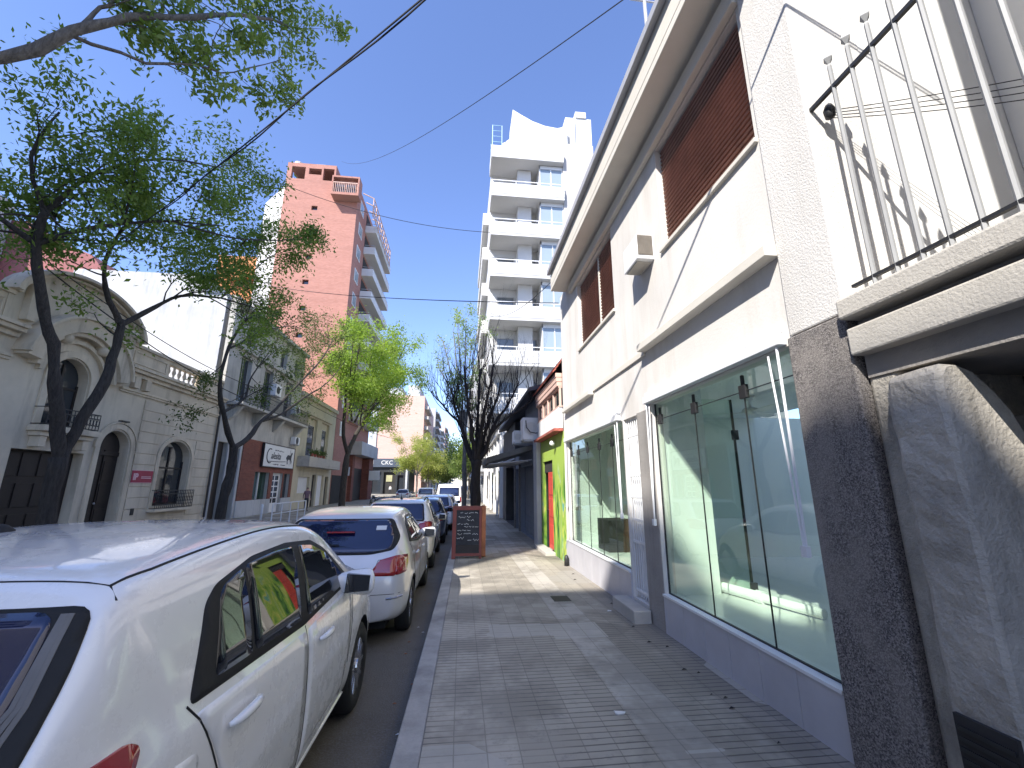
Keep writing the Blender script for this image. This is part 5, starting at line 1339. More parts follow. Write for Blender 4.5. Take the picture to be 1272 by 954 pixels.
    third = dict(onix, L=3.99, paint=M['carcream'], wheels=[.68, 3.2],
        top=[(0, .66), (.03, .86), (.06, .98), (.12, 1.06), (.22, 1.18), (.34, 1.33), (.44, 1.42), (.6, 1.465), (1.0, 1.50), (1.5, 1.51), (1.9, 1.48), (2.2, 1.42), (2.5, 1.28), (2.85, 1.1), (3.05, 1.02), (3.4, .95), (3.75, .8), (3.9, .68), (3.99, .56)],
        w=[(0, .68), (.05, .75), (.18, .80), (.4, .83), (.8, .84), (2.8, .84), (3.2, .83), (3.5, .79), (3.8, .70), (3.93, .58), (3.99, .48)], hw=.84,
        backtrim=[(-.62, 1.03), (.62, 1.03), (.56, 1.39), (-.56, 1.39)], rearwin=[[(-.59, 1.045), (.59, 1.045), (.54, 1.375), (-.54, 1.375)]],
        surround=[(.6, 1.07), (1.6, .985), (2.6, .985), (2.3, 1.2), (2.0, 1.34), (1.5, 1.385), (.9, 1.37), (.72, 1.28)],
        sidewin=[[(.78, 1.075), (1.5, 1.015), (1.52, 1.355), (1.0, 1.345), (.82, 1.26)], [(1.56, 1.01), (2.46, 1.01), (2.2, 1.2), (1.96, 1.32), (1.58, 1.355)]],
        tail=[('rear', [(.44, .80), (.72, .80), (.78, .98), (.72, 1.03), (.5, .98)]), ('side', [(.04, .80), (.18, .82), (.26, 1.0), (.1, 1.03)])], extra=[ext_rails])
    make_car('parked_car', 'ivory white hatchback with black roof rails, third along the kerb', third, (-1.40, 9.72, zr(9.72)))
    f4 = dict(onix, paint=M['cardark'], extra=[])
    make_car('parked_car', 'dark slate hatchback tucked ahead of the ivory hatchback', f4, (-1.33, 14.35, zr(14.35)))
    f5 = dict(third, paint=M['carwhite'], extra=[])
    make_car('parked_car', 'white hatchback with red lamps glimpsed beside the chalkboard', f5, (-1.13, 19.1, zr(19.1)))
    f6 = dict(onix, paint=M['carcream'], extra=[])
    make_car('parked_car', 'cream car beyond the white one, near the bare tree trunk', f6, (-1.05, 24.0, zr(24)), -.004)
    van = dict(third, L=4.6, hw=.92, wheels=[.8, 3.6], paint=M['carwhite'], extra=[],
        w=[(0, .82), (.05, .88), (.3, .92), (3.6, .92), (4.2, .86), (4.6, .7)], top=[(0, .7), (.03, 1.4), (.08, 1.95), (.2, 2.05), (2.6, 2.08), (3.0, 1.95), (3.5, 1.4), (3.8, 1.15), (4.3, 1.0), (4.5, .85), (4.6, .6)],
        belt=[(0, 1.1), (3.6, 1.1), (4.6, .6)], roofx=[(0, .78), (3, .78), (4.6, .6)], bot=[(0, .3), (4.6, .3)], surround=[(2.5, 1.2), (3.5, 1.2), (3.0, 1.75), (2.5, 1.8)], sidewin=[[(2.55, 1.23), (3.4, 1.23), (2.98, 1.7), (2.55, 1.76)]],
        backtrim=[(-.7, 1.2), (.7, 1.2), (.68, 1.8), (-.68, 1.8)], rearwin=[[(-.66, 1.24), (.66, 1.24), (.64, 1.76), (-.64, 1.76)]], windscreen=[[(-.7, 1.3), (.7, 1.3), (.68, 1.85), (-.68, 1.85)]],
        tail=[('rear', [(.74, .8), (.86, .8), (.84, 1.15), (.74, 1.15)])], head=[], lines=[], handles=[(2.4, 1.0)], mirror=(3.4, 1.25))
    make_car('parked_van', 'white van standing tall far along the right kerb', van, (-.85, 31, zr(31)), 0)['category'] = 'van'
    f8 = dict(f4, paint=M['carred']); make_car('parked_car', 'dark red car behind the white van, farthest along the right kerb', f8, (-.75, 37.5, zr(31)), 0)
    suv = dict(van, top=[(0, .7), (.03, 1.2), (.1, 1.6), (.3, 1.74), (2.4, 1.76), (2.8, 1.66), (3.3, 1.25), (3.6, 1.1), (4.3, 1.0), (4.5, .85), (4.6, .6)], belt=[(0, 1.05), (3.5, 1.05), (4.6, .6)], roofx=[(0, .68), (3, .68), (4.6, .6)],
        surround=[(.4, 1.12), (3.2, 1.12), (2.75, 1.55), (.5, 1.58)], sidewin=[[(.5, 1.15), (1.6, 1.15), (1.6, 1.52), (.6, 1.54)], [(1.66, 1.15), (3.1, 1.15), (2.7, 1.5), (1.66, 1.52)]], backtrim=[(-.62, 1.12), (.62, 1.12), (.6, 1.6), (-.6, 1.6)], rearwin=[[(-.58, 1.15), (.58, 1.15), (.56, 1.56), (-.56, 1.56)]], windscreen=[[(-.66, 1.2), (.66, 1.2), (.6, 1.6), (-.6, 1.6)]], handles=[])
    make_car('driving_car', 'white pickup-like car with a dark rear window in the middle of the street', suv, (-3.35, 42, zr(42)), 0)
    f9 = dict(f4, paint=M['carsilver']); make_car('parked_car', 'silver car parked on the left kerb near the corner bar', f9, (-7.6, 58, zr(58)), 0)
cars()

def motorcycle():
    T = thing('motorcycle', 'dark motorcycle parked on the left kerb in front of the corner bar', 'motorcycle', (0, 0, 0)); R = .3
    for y in (-.62, .66):
        q = MB(); q.tube([(0, y + R*math.cos(a), R + R*math.sin(a)) for a in [2*PI*i/20 for i in range(20)]], .055, 6, closed=True); w = q.build('wheel', M['rubber'], T, True)
        q = MB(); q.lathe([(.05, -.03), (.05, .03)], (0, y, R), 'x', 10)
        for k in range(6): a = PI*k/3; q.tube([(0, y, R), (0, y + .26*math.cos(a), R + .26*math.sin(a))], .01, 4)
        q.build('rim', M['alloy'], w)
    q = MB(); q.tube([(0, .66, R), (0, .42, .8), (0, .36, .95)], [.03, .035, .03], 6); q.tube([(0, .42, .8), (0, .1, .72), (0, -.25, .7), (0, -.62, R)], .035, 6); q.tube([(0, .4, .7), (0, .15, .35), (0, -.2, .33), (0, -.6, R)], .03, 6); q.build('frame', M['black'], T)
    q = MB(); q.lathe([(.02, -.22), (.12, -.15), (.15, 0), (.11, .16), (.02, .22)], (0, .18, .82), 'y', 12); q.build('fuel_tank', M['cardark'], T, True)
    q = MB(); q.box((-.13, -.62, .74), (.13, 0, .84)); q.build('saddle', M['rubber'], T, bevel=.04)
    q = MB(); q.box((-.16, -.12, .3), (.16, .28, .62)); q.build('engine', M['greymetal'], T, bevel=.04)
    q = MB(); q.tube([(-.36, .25, 1.05), (-.12, .38, .98), (.12, .38, .98), (.36, .25, 1.05)], .016, 6); q.build('handlebar', M['black'], T)
    q = MB(); q.lathe([(.02, -.08), (.09, 0), (.09, .03)], (0, .46, .9), 'y', 12); q.build('headlight', M['lampwhite'], T, True)
    T.location = (-8.5, 44, zr(44)); T.rotation_euler = (0, .12, .5)
motorcycle()
# ================================================================ TREES
def leaves(tips, per, spread, size, rng, aspect=.42, droop=.25):
    """many small separate leaf blades clustered round the twig ends"""
    T = np.array([tuple(t) for t in tips], dtype=np.float64); n = len(T) * per
    c = np.repeat(T, per, axis=0) + rng.normal(0, 1, (n, 3)) * np.array([spread, spread, spread*.75])
    d = rng.normal(0, 1, (n, 3)); d[:, 2] -= droop; d /= np.linalg.norm(d, axis=1)[:, None]
    h = rng.normal(0, 1, (n, 3)); s = np.cross(d, h); s /= np.linalg.norm(s, axis=1)[:, None]
    L = size * rng.uniform(.6, 1.3, n)[:, None]; W = L * aspect
    v = np.stack([c, c + d*L*.45 + s*W*.5, c + d*L, c + d*L*.45 - s*W*.5], axis=1).reshape(-1, 3)
    return v, n
def leaf_obj(v, n, mat_, parent):
    me = bpy.data.meshes.new('crown'); off = np.array(parent['_o'])
    me.vertices.add(n*4); me.vertices.foreach_set('co', (v - off).astype(np.float32).ravel())
    me.loops.add(n*4); me.loops.foreach_set('vertex_index', np.arange(n*4, dtype=np.int32))
    me.polygons.add(n); me.polygons.foreach_set('loop_start', np.arange(0, n*4, 4, dtype=np.int32))
    me.materials.append(mat_); me.update(calc_edges=True); me.validate()
    o = bpy.data.objects.new('crown', me); COL.objects.link(o); o.parent = parent; return o
def rdir(rg): return Vector((rg.gauss(0, 1), rg.gauss(0, 1), rg.gauss(0, 1))).normalized()
def grow(mb, tips, p, d, L, r, depth, rg, up=.1, wig=.22, spread=.75, kids=(2, 3), shrink=.68, n=5, tipfrac=.5):
    pts = [p]; rad = [r]; k = 4; q = p.copy(); dd = d.copy()
    for i in range(k):
        dd = (dd + rdir(rg)*wig + Vector((0, 0, up))).normalized(); q = q + dd*(L/k); pts.append(q.copy()); rad.append(r*(1 - .5*(i+1)/k))
    mb.tube(pts, rad, n)
    if depth <= 1:
        for i in range(1, k + 1): 
            if rg.random() < tipfrac + .1*i: tips.append(pts[i])
    if depth == 0: return
    for j in range(rg.randint(*kids)):
        i = rg.randint(2, k); nd = (dd + rdir(rg)*spread).normalized()
        grow(mb, tips, pts[i], nd, L*shrink*rg.uniform(.75, 1.2), rad[i]*.72, depth - 1, rg, up, wig, spread, kids, shrink, max(3, n - 1), tipfrac)
def smooth_poly(pts, k=3):
    P = [Vector(p) for p in pts]; out = []
    for i in range(len(P) - 1):
        p0, p1, p2, p3 = P[max(i-1, 0)], P[i], P[i+1], P[min(i+2, len(P)-1)]
        for j in range(k):
            t = j/k; out.append(.5*((2*p1) + (p2-p0)*t + (2*p0-5*p1+4*p2-p3)*t*t + (3*p1-p0-3*p2+p3)*t**3))
    out.append(P[-1]); return out
def limb(mb, pts, r0, r1, rg, n=9, jit=.02):
    P = smooth_poly(pts); k = len(P)
    P = [p + rdir(rg)*jit if 0 < i < k-1 else p for i, p in enumerate(P)]
    R = [r0 + (r1-r0)*(i/(k-1))**.8 for i in range(k)]
    R = [q*rg.uniform(.86, 1.16) for q in R]; mb.tube(P, R, n); return P, R
def tree(name, label, base, limbs, bark, leafm, seed, sprout, per=14, spread=.3, size=.13, group=None, roots=True, extra_tips=None, aspect=.42):
    """limbs: (points, r0, r1, from_fraction, twig count); sprout: settings for the twigs"""
    rg = random.Random(seed); T = thing(name, label, 'tree', base, group)
    mb = MB(); tips = []
    for pts, r0, r1, fr, cnt in limbs:
        P, R = limb(mb, pts, r0, r1, rg)
        for c in range(cnt):
            i = rg.randint(int(fr*(len(P)-1)), len(P)-1); t = (P[min(i+1, len(P)-1)] - P[max(i-1, 0)]).normalized()
            d = (t*sprout.get('along', .5) + rdir(rg) + Vector(sprout.get('bias', (0, 0, .2)))).normalized()
            grow(mb, tips, P[i], d, sprout['L']*rg.uniform(.6, 1.25), min(R[i]*.6, sprout.get('r', .03)), sprout['depth'], rg, sprout.get('up', .08), sprout.get('wig', .25), sprout.get('spread', .8), sprout.get('kids', (2, 3)), n=4)
    tr = mb.build('trunk', bark, T, smooth=True, recalc=False)
    if leafm is not None and tips:
        v, n = leaves(tips, per, spread, size, np.random.default_rng(seed), aspect); leaf_obj(v, n, leafm, T)
    return T

def trees():
    # forked tree in front of the mansion
    X = -9.7
    tree('street_tree', 'leafy dark green tree with a forked trunk in front of the mansion', (X, 11.7, zs(11.7)),
        [([(X, 11.7, -.1), (X, 11.65, 1.0), (X, 11.6, 2.3)], 0.198, 0.172, 1, 0),
         ([(X, 11.6, 2.2), (X, 11.4, 2.9), (X+.05, 11.0, 4.0), (X, 10.75, 4.9), (X, 10.3, 5.6), (X+.1, 9.7, 6.9), (X+.3, 9.5, 7.6)], 0.145, 0.079, .8, 4),
         ([(X, 11.65, 2.3), (X, 12.0, 3.3), (X+.1, 12.25, 4.3), (X, 12.5, 5.4), (X, 12.5, 6.2)], 0.132, 0.099, .9, 1),
         ([(X, 12.45, 6.0), (X+.3, 13.2, 6.9), (X+.5, 13.9, 7.6), (X+.9, 15.3, 8.2), (X+1.3, 16.8, 8.5)], 0.079, 0.020, .3, 8),
         ([(X, 12.45, 6.1), (X-.1, 11.9, 6.9), (X, 11.6, 7.9), (X+.4, 11.8, 9.4), (X+.8, 12.3, 10.8)], 0.079, 0.020, .35, 8),
         ([(X+.1, 9.7, 6.9), (X+.8, 10.3, 7.8), (X+1.6, 11.2, 8.6), (X+2.3, 12.2, 9.2)], 0.059, 0.020, .2, 9),
         ([(X+.3, 9.5, 7.6), (X+.6, 10.0, 9.0), (X+1.3, 11.0, 10.4), (X+2.0, 12.2, 11.2)], 0.059, 0.020, .3, 9),
         ([(X+.3, 9.5, 7.5), (X+.2, 9.0, 8.6), (X+.5, 9.0, 9.8)], 0.053, 0.020, .3, 7),
         ([(X+.1, 9.7, 6.9), (X-.5, 9.0, 7.4), (X-1, 8.2, 8.0)], 0.066, 0.020, .3, 4),
         ([(X+.9, 15.3, 8.2), (X+1.4, 15.8, 9.4), (X+1.9, 16.4, 10.6)], 0.033, 0.013, .2, 7),
         ([(X+1.6, 11.2, 8.6), (X+2.2, 13.0, 9.3), (X+2.6, 14.6, 10.2), (X+2.8, 15.8, 11.0)], 0.033, 0.013, .2, 10)],
        M['bark'], M['leaf'], 4, dict(L=1.25, depth=2, r=.026, up=.03, along=.5, kids=(2, 3), bias=(.15, .1, .05)), per=15, spread=.22, size=.145)
    # limb of the tree standing beside the camera's left
    tree('street_tree', 'tree at the left edge whose thin leafed boughs cross the top left of the sky', (-9.7, 2.6, zs(2.6)),
        [([(-9.7, 2.6, -.1), (-9.7, 2.6, 1.2), (-9.6, 2.7, 2.6)], 0.158, 0.132, 1, 0),
         ([(-9.6, 2.7, 2.5), (-8.4, 3.2, 4.2), (-7.0, 4.0, 5.5), (-5.5, 4.62, 6.53), (-5.0, 4.77, 7.2), (-4.6, 4.98, 7.75), (-4.2, 5.47, 8.5), (-3.85, 6.4, 9.85), (-3.65, 7.2, 10.7)], 0.112, 0.017, .62, 13),
         ([(-5.0, 4.77, 7.2), (-4.9, 4.86, 7.6), (-4.78, 4.95, 8.0), (-4.6, 5.3, 8.7), (-4.4, 6.0, 9.7)], 0.033, 0.013, .4, 8),
         ([(-5.02, 4.8, 7.15), (-4.5, 5.24, 7.34), (-4.2, 5.7, 7.85), (-3.95, 6.15, 8.3), (-3.72, 7.0, 9.6)], 0.025, 0.008, .3, 9),
         ([(-9.6, 2.7, 2.6), (-9.9, 2.2, 4.5), (-9.8, 1.6, 6.5), (-9.2, 1.2, 8)], 0.106, 0.026, .4, 8)],
        M['barkpale'], M['leafyoung'], 9, dict(L=.62, depth=2, r=.012, up=.02, along=.6, bias=(.1, .1, -.05), kids=(2, 2)), per=9, spread=.10, size=.12)
    # thin second tree before the grey terrace
    tree('street_tree', 'sparse tree with sinuous dark limbs in front of the grey terrace', (X, 19.2, zs(19)),
        [([(X, 19.2, -.2), (X, 19.35, 1.2), (X, 19.6, 2.4), (X, 19.5, 3.3)], .22, .15, 1, 0),
         ([(X, 19.5, 3.2), (X, 18.6, 4.1), (X, 17.9, 5.2), (X, 17.75, 6.1), (X, 18.0, 7.2), (X+.1, 18.4, 8.3), (X+.3, 19.0, 9.0)], .12, .04, .6, 8),
         ([(X, 19.5, 3.2), (X, 20.6, 3.7), (X, 21.6, 4.6), (X+.1, 22.9, 5.5), (X+.2, 25.2, 7.4), (X+.4, 27.6, 9.4), (X+.5, 29.5, 11.5)], .13, .03, .5, 11),
         ([(X, 21.8, 4.7), (X+.2, 23.4, 5.3), (X+.4, 25.6, 6.6), (X+.8, 28.3, 8.2), (X+1, 31, 10.4)], .08, .02, .35, 10),
         ([(X, 18.3, 4.5), (X+.1, 19.6, 5.4), (X+.1, 19.9, 6.4), (X+.2, 21.0, 7.9)], .06, .02, .35, 8),
         ([(X, 18.1, 7.2), (X+.3, 20.0, 8.6), (X+.5, 21.8, 9.6), (X+.7, 23.2, 10.0)], .05, .015, .2, 9)],
        M['bark'], M['leafdeep'], 14, dict(L=1.3, depth=2, r=.02, up=.05, along=.55, kids=(2, 3), bias=(0, 0, .1)), per=10, spread=.18, size=.13)
    # bright lime tree further on
    rg = random.Random(8)
    tree('lime_tree', 'bright lime green tree with a leaning dark trunk below the brick tower', (X, 37.4, zs(30)),
        [([(X, 37.4, -.4), (X, 37.5, 2), (X, 37.8, 3.9), (X, 39.5, 5.6), (X+.2, 41.5, 7.5), (X+.3, 43.5, 10)], .32, .12, .75, 4),
         ([(X, 38.0, 4.2), (X-.2, 36.8, 5.7), (X, 35.8, 8.2), (X+.2, 34.6, 10)], .2, .07, .7, 6)] +
        [([(X+.2, 40.5 + a, 7.0 + b), (X + dx*.5, 40 + a + dy*.5, 9.3 + b), (X + dx, 40 + a + dy, 11.5 + b + dz)], .1, .03, .35, 6)
          for a, b, dx, dy, dz in ((0, 0, 1.6, -3, 1.5), (1, 0, 2.2, 2, 2), (2, 1, 2.6, 5, 1), (-3, 0, .8, -3.5, .5), (-2, 0, 2.6, -1, 2.6), (1, 1.5, -1, 1, 2.5), (2, 1, 3.4, 1, 3.0), (0, 0, 2.8, 2, .2), (-4, .5, 1.2, -1.5, 2.5), (2, 1, 3.8, 6, 2.4), (0, 1, 3, 4, 4))],
        M['bark'], M['leaflime'], 23, dict(L=1.5, depth=2, r=.03, up=.04, along=.3, kids=(2, 3)), per=17, spread=.42, size=.24)
    # bare pollarded tree on the right pavement
    bx, by = .42, 13.0; tl = []; rg = random.Random(31)
    Lm = [([(bx, by, -.15), (bx-.01, by, .9), (bx-.03, by, 1.9), (bx, by, 2.35)], .135, .15, 1, 0)]
    for i, (dx, dy, z1, ex, ey, ez) in enumerate(((-.42, .1, 2.75, -.85, .2, 4.7), (-.2, -.3, 3.0, -.45, -.5, 5.2), (.02, .35, 3.1, .1, .6, 5.3), (.3, .1, 2.9, .75, .3, 4.9), (.5, -.2, 2.8, 1.75, -.3, 4.3), (.15, -.4, 3.1, .42, -.8, 5.1), (-.5, .4, 3.0, -1.1, .7, 4.2), (.55, .35, 3.0, 1.4, .7, 5.0))):
        Lm.append(([(bx, by, 2.15 + .03*i), (bx + dx*.55, by + dy*.6, z1 - .15), (bx + dx, by + dy, z1 + .5), (bx + (dx+ex)*.55, by + (dy+ey)*.55, (z1+ez)/2 + .3), (bx + ex, by + ey, ez)], .08, .022, .28, 21))
    tree('bare_tree', 'bare black pollarded tree on the right pavement behind the chalkboard', (bx, by, zs(by)), Lm, M['barkblack'], None, 31,
         dict(L=.9, depth=3, r=.014, up=.30, wig=.16, along=.5, spread=.5, kids=(2, 3), bias=(0, 0, .6)))
    # pale wispy tree behind it
    Lm = [([(.15, 22, -.2), (.12, 22, 2.5), (.1, 22, 4.5)], .13, .1, 1, 0)]
    for ex, ey, ez in ((-1.3, 0, 9.2), (-.8, .6, 10.0), (-.1, -.4, 10.2), (.5, .3, 9.6), (-1.6, .4, 8.0), (.2, 1, 9.0), (-.5, -1, 9.4)):
        Lm.append(([(.1, 22, 4.2), (.1 + ex*.4, 22 + ey*.4, 6.2), (.1 + ex, 22 + ey, ez)], .06, .02, .45, 6))
    tree('pale_tree', 'wispy pale green tree rising behind the bare tree', (.15, 22, zs(22)), Lm, M['barkpale'], M['leafpale'], 41, dict(L=.8, depth=2, r=.014, up=.2, along=.6, kids=(1, 2), bias=(0, 0, .3)), per=8, spread=.16, size=.13)
    # yellow-green and dark trees down the street
    def round_tree(lb, x, y, h, w, bark, leafm, seed, per, size, spr, group=None):
        rg = random.Random(seed); z0 = zs(y); Lm = [([(x, y, z0 - .1), (x + .1, y, z0 + h*.2), (x, y, z0 + h*.42)], .02*h, .015*h, 1, 0)]
        for i in range(9):
            a = 2*PI*i/9 + rg.uniform(-.3, .3); rr = w*rg.uniform(.5, 1)
            Lm.append(([(x, y, z0 + h*.36), (x + rr*.5*math.cos(a), y + rr*.5*math.sin(a), z0 + h*.58), (x + rr*math.cos(a), y + rr*math.sin(a), z0 + h*rg.uniform(.55, .98))], .008*h, .02, .35, 5))
        tree('street_tree', lb, (x, y, z0), Lm, bark, leafm, seed, dict(L=h*.15, depth=2, r=.02, up=.05, along=.3, kids=(2, 3)), per=per, spread=spr, size=size, group=group)
    round_tree('yellow-green tree beside the right corner of the dark bar', -8.5, 84, 9.6, 4.2, M['barkpale'], M['leafyellow'], 51, 12, .26, .4)
    round_tree('slender yellow-green tree just past the bar', -7.6, 99, 9.5, 4.4, M['barkpale'], M['leafyellow'], 52, 9, .3, .5)
    round_tree('deep green tree beyond the yellow-green ones', -7.0, 112, 8.6, 4.6, M['bark'], M['leafdeep'], 53, 9, .34, .6)
    for k, y in enumerate((124, 138, 156, 178)):
        round_tree('distant dark green tree in the far left row', -6.8 + .3*k, y, 8.5, 4.5, M['bark'], M['leafdeep'], 54 + k, 6, .42, .7, 'far trees along the left')
    for k, y in enumerate((60, 92, 116, 142)):
        round_tree('distant olive tree in the far right row', .9, y, 8 + k, 2.6, M['barkpale'], M['leafyoung'], 64 + k, 6, .34, .5, 'far trees along the right')
trees()

# ================================================================ STREET THINGS
def board():
    T = thing('chalkboard', 'red-framed A-board with chalk writing standing on the pavement', 'chalkboard', (.2, 10.75, zs(10.7)))
    z0 = zs(10.7); yf = 10.5; tl = .16
    f = lambda u, d, z: (u, yf + (z - z0)*tl - d, z)
    q = MB(); q.fb(f, -.19, -.10, -.03, .02, z0, z0 + 1.16); q.fb(f, .44, .50, -.03, .02, z0, z0 + 1.16); q.fb(f, -.10, .44, -.03, .02, z0 + 1.07, z0 + 1.16); q.fb(f, -.10, .44, -.03, .02, z0 + .06, z0 + .12)
    q.build('frame', M['redwood'], T, bevel=.006)
    q = MB(); q.fb(f, -.10, .44, -.02, .0, z0 + .30, z0 + 1.07); q.build('slate', M['chalk'], T)
    q = MB(); q.fb(f, -.10, .44, -.022, .004, z0 + .12, z0 + .297); q.build('kick_panel', M['wood'], T)
    q = MB(); rg = random.Random(4)
    for z, a, b, h in ((.98, 0, .4, .045), (.89, -.04, .2, .05), (.82, .16, .40, .05), (.74, -.06, .12, .035), (.68, .1, .42, .03), (.60, -.06, .2, .03), (.51, -.06, .42, .05), (.42, -.07, .12, .06), (.38, .18, .36, .05)): squiggle(q, f, a - .01, b, z0 + z, h, .006, .0045, rg)
    q.build('chalk_writing', M['chalkline'], T)
    g = lambda u, d, z: (u, yf + .46 - (z - z0)*tl*.9 + d, z)
    q = MB(); q.fb(g, -.19, -.10, -.02, .03, z0, z0 + 1.16); q.fb(g, .50, .60, -.03, .05, z0, z0 + 1.17); q.fb(g, -.10, .50, -.02, .03, z0 + 1.0, z0 + 1.16); q.fb(g, -.10, .50, -.01, .01, z0 + .15, z0 + 1.0)
    q.build('rear_frame', M['orangewood'], T, bevel=.006)
    q = MB(); q.box((.505, 10.66, z0 + .02), (.60, 10.90, z0 + 1.15)); q.build('side_brace', M['orangewood'], T, bevel=.006)
board()

def street_bits():
    kx = lambda y: -9.22
    z = zs(21.2); T = thing('bollard', 'thin white bollard on the left kerb before the shopfront', 'bollard', (-8.95, 21.2, z))
    q = MB(); q.lathe([(.05, 0), (.05, .92), (.035, .95), (.001, .96)], (-8.95, 21.2, z - .02), 'z', 12); q.build('post', M['whitemetal'], T, True)
    q = MB(); q.lathe([(.09, 0), (.09, .02), (.05, .04)], (-8.95, 21.2, z - .02), 'z', 12); q.build('base', M['greymetal'], T, True)
    T = thing('pedestrian_railing', 'white tubular kerb railing in front of the cream house', 'railing', (-8.9, 24, zs(24)))
    z = zs(23)
    for k in range(5): q = MB(); q.tube([(-8.9, 22.2 + k*1.1, z - .1), (-8.9, 22.2 + k*1.1, z + .92)], .028, 7); q.build('post', M['whitemetal'], T)
    q = MB(); q.tube([(-8.9, 22.2, z + .92), (-8.9, 26.6, z + .92)], .028, 7); q.tube([(-8.9, 22.2, z + .45), (-8.9, 26.6, z + .45)], .02, 7); q.build('rail', M['whitemetal'], T)
    # black bollard stub by the green house
    T = thing('kerb_stub', 'small black iron stub at the foot of the wall by the graffiti house', 'stub', mR(9.3, .08, zs(9.3)))
    q = MB(); q.lathe([(.05, -.02), (.05, .14), (.035, .2), (.001, .22)], mR(9.3, .08, zs(9.3)), 'z', 10); q.build('stub', M['black'], T, True)
    # litter
    rg = random.Random(6); k = 0
    for x, y, lb in ((1.15, 3.35, 'white scrap of paper on the pavement tiles under the nearer shop window'), (1.95, 5.9, 'small white scrap on the pavement near the stone doorstep')):
        q = MB(); z = zs(y) + .002; P = [(x + rg.uniform(-.025, .025) + .03*math.cos(a), y + .025*math.sin(a), z + rg.uniform(.001, .008)) for a in [2*PI*i/7 for i in range(7)]]
        q.add(P + [(p[0], p[1], z - .001) for p in P], [tuple(range(7)), tuple(range(13, 6, -1))] + [(i, (i+1) % 7, 7 + (i+1) % 7, 7 + i) for i in range(7)]); tag(q.build('litter', M['signwhite']), lb, 'litter')
    for k in range(9):
        x, y = kerb_x(4) - rg.uniform(.03, .2), rg.uniform(2.6, 7.5); q = MB(); z = zr(y) + .003
        q.add([(x - .02, y, z), (x, y - .008, z + .006), (x + .022, y + .003, z + .002), (x, y + .012, z + .007)], [(0, 1, 2, 3)])
        tag(q.build('dry_leaf', M['signwhite'] if k % 3 == 0 else M['orangewood'], recalc=False), 'small fallen leaf or scrap lying in the right gutter', 'leaf', 'scraps in the gutter')
    for k in range(12):
        y = rg.uniform(2.8, 8.5); x = 2.2 - rg.uniform(.02, .25); q = MB(); z = zs(y) + .003; s = rg.uniform(.015, .035)
        q.add([(x - s, y, z), (x, y - s*.4, z + .008), (x + s, y + .003, z + .002), (x, y + s*.5, z + .01)], [(0, 1, 2, 3)])
        tag(q.build('dry_leaf', M['wood'], recalc=False), 'small dry leaf lying along the foot of the shop wall', 'leaf', 'dry leaves by the shop wall')
    # cover in the pavement
    y = 6.6; q = MB(); z = zs(y) + .004
    q.box((1.35, 6.45, zs(6.6) - .02), (1.6, 6.75, zs(6.6) + .004)); tag(q.build('inspection_cover', M['bar']), 'small dark square cover set in the pavement', 'cover')
street_bits()

def person(label, loc, h, rot, mats, pose=0):
    """one continuous skinned figure, materials by height"""
    s = h / 1.7; J = {'pel': (0, 0, .92), 'spi': (0, .01, 1.12), 'che': (0, .01, 1.32), 'nk': (0, .01, 1.45), 'hd': (0, -.01, 1.56), 'top': (0, 0, 1.68)}
    E = [('pel', 'spi'), ('spi', 'che'), ('che', 'nk'), ('nk', 'hd'), ('hd', 'top')]; Rr = {'pel': .15, 'spi': .13, 'che': .16, 'nk': .055, 'hd': .095, 'top': .075}
    for sd, t in ((1, 'l'), (-1, 'r')):
        st = .16*sd*pose
        for nm, p, r in (('hip', (.09*sd, 0, .86), .095), ('kn', (.10*sd, -.02 + st*.5, .48), .062), ('an', (.10*sd, st, .08), .042), ('to', (.11*sd, st - .15, .03), .035), ('sh', (.18*sd, .01, 1.38), .062), ('el', (.23*sd, .02 - st*.5, 1.10), .045), ('wr', (.24*sd, -.06 - st, .86), .033), ('ha', (.24*sd, -.08 - st, .77), .03)):
            J[nm+t] = p; Rr[nm+t] = r
        E += [('pel', 'hip'+t), ('hip'+t, 'kn'+t), ('kn'+t, 'an'+t), ('an'+t, 'to'+t), ('che', 'sh'+t), ('sh'+t, 'el'+t), ('el'+t, 'wr'+t), ('wr'+t, 'ha'+t)]
    ks = list(J); me = bpy.data.meshes.new('person'); me.from_pydata([tuple(c*s for c in J[k]) for k in ks], [(ks.index(a), ks.index(b)) for a, b in E], [])
    o = bpy.data.objects.new('person', me); COL.objects.link(o)
    o.modifiers.new('k', 'SKIN'); 
    for i, k in enumerate(ks): me.skin_vertices[0].data[i].radius = (Rr[k]*s, Rr[k]*s*.8)
    me.skin_vertices[0].data[0].use_root = True
    o.modifiers.new('s', 'SUBSURF').levels = 2
    dg = bpy.context.evaluated_depsgraph_get(); out = bpy.data.meshes.new_from_object(o.evaluated_get(dg), depsgraph=dg); bpy.data.objects.remove(o)
    out.materials.clear()
    for m in mats: out.materials.append(m)          # skin, top, trousers, shoes, hair
    for p in out.polygons:
        c = p.center / s
        p.material_index = 4 if c.z > 1.60 or (c.z > 1.52 and c.y > .02) else 0 if c.z > 1.43 else 0 if abs(c.x) > .2 and c.z < .9 else 1 if c.z > .93 else 2 if c.z > .09 else 3
        p.use_smooth = True
    o = bpy.data.objects.new('person', out); COL.objects.link(o); o.location = loc; o.rotation_euler = (0, 0, rot)
    tag(o, label, 'person'); o['_o'] = (0, 0, 0); return o
person('person in a dark plum top and black trousers by the cream house railing', (-11.0, 33, zs(33)), 1.68, .6, [M['skin'], M['cloth_plum'], M['cloth_dark'], M['rubber'], M['hair']], .3)
person('person in a pale top standing at the corner bar entrance', (-14.3, 90.5, zs(90)), 1.74, 0, [M['skin'], M['cloth_white'], M['cloth_dark'], M['rubber'], M['hair']], .5)
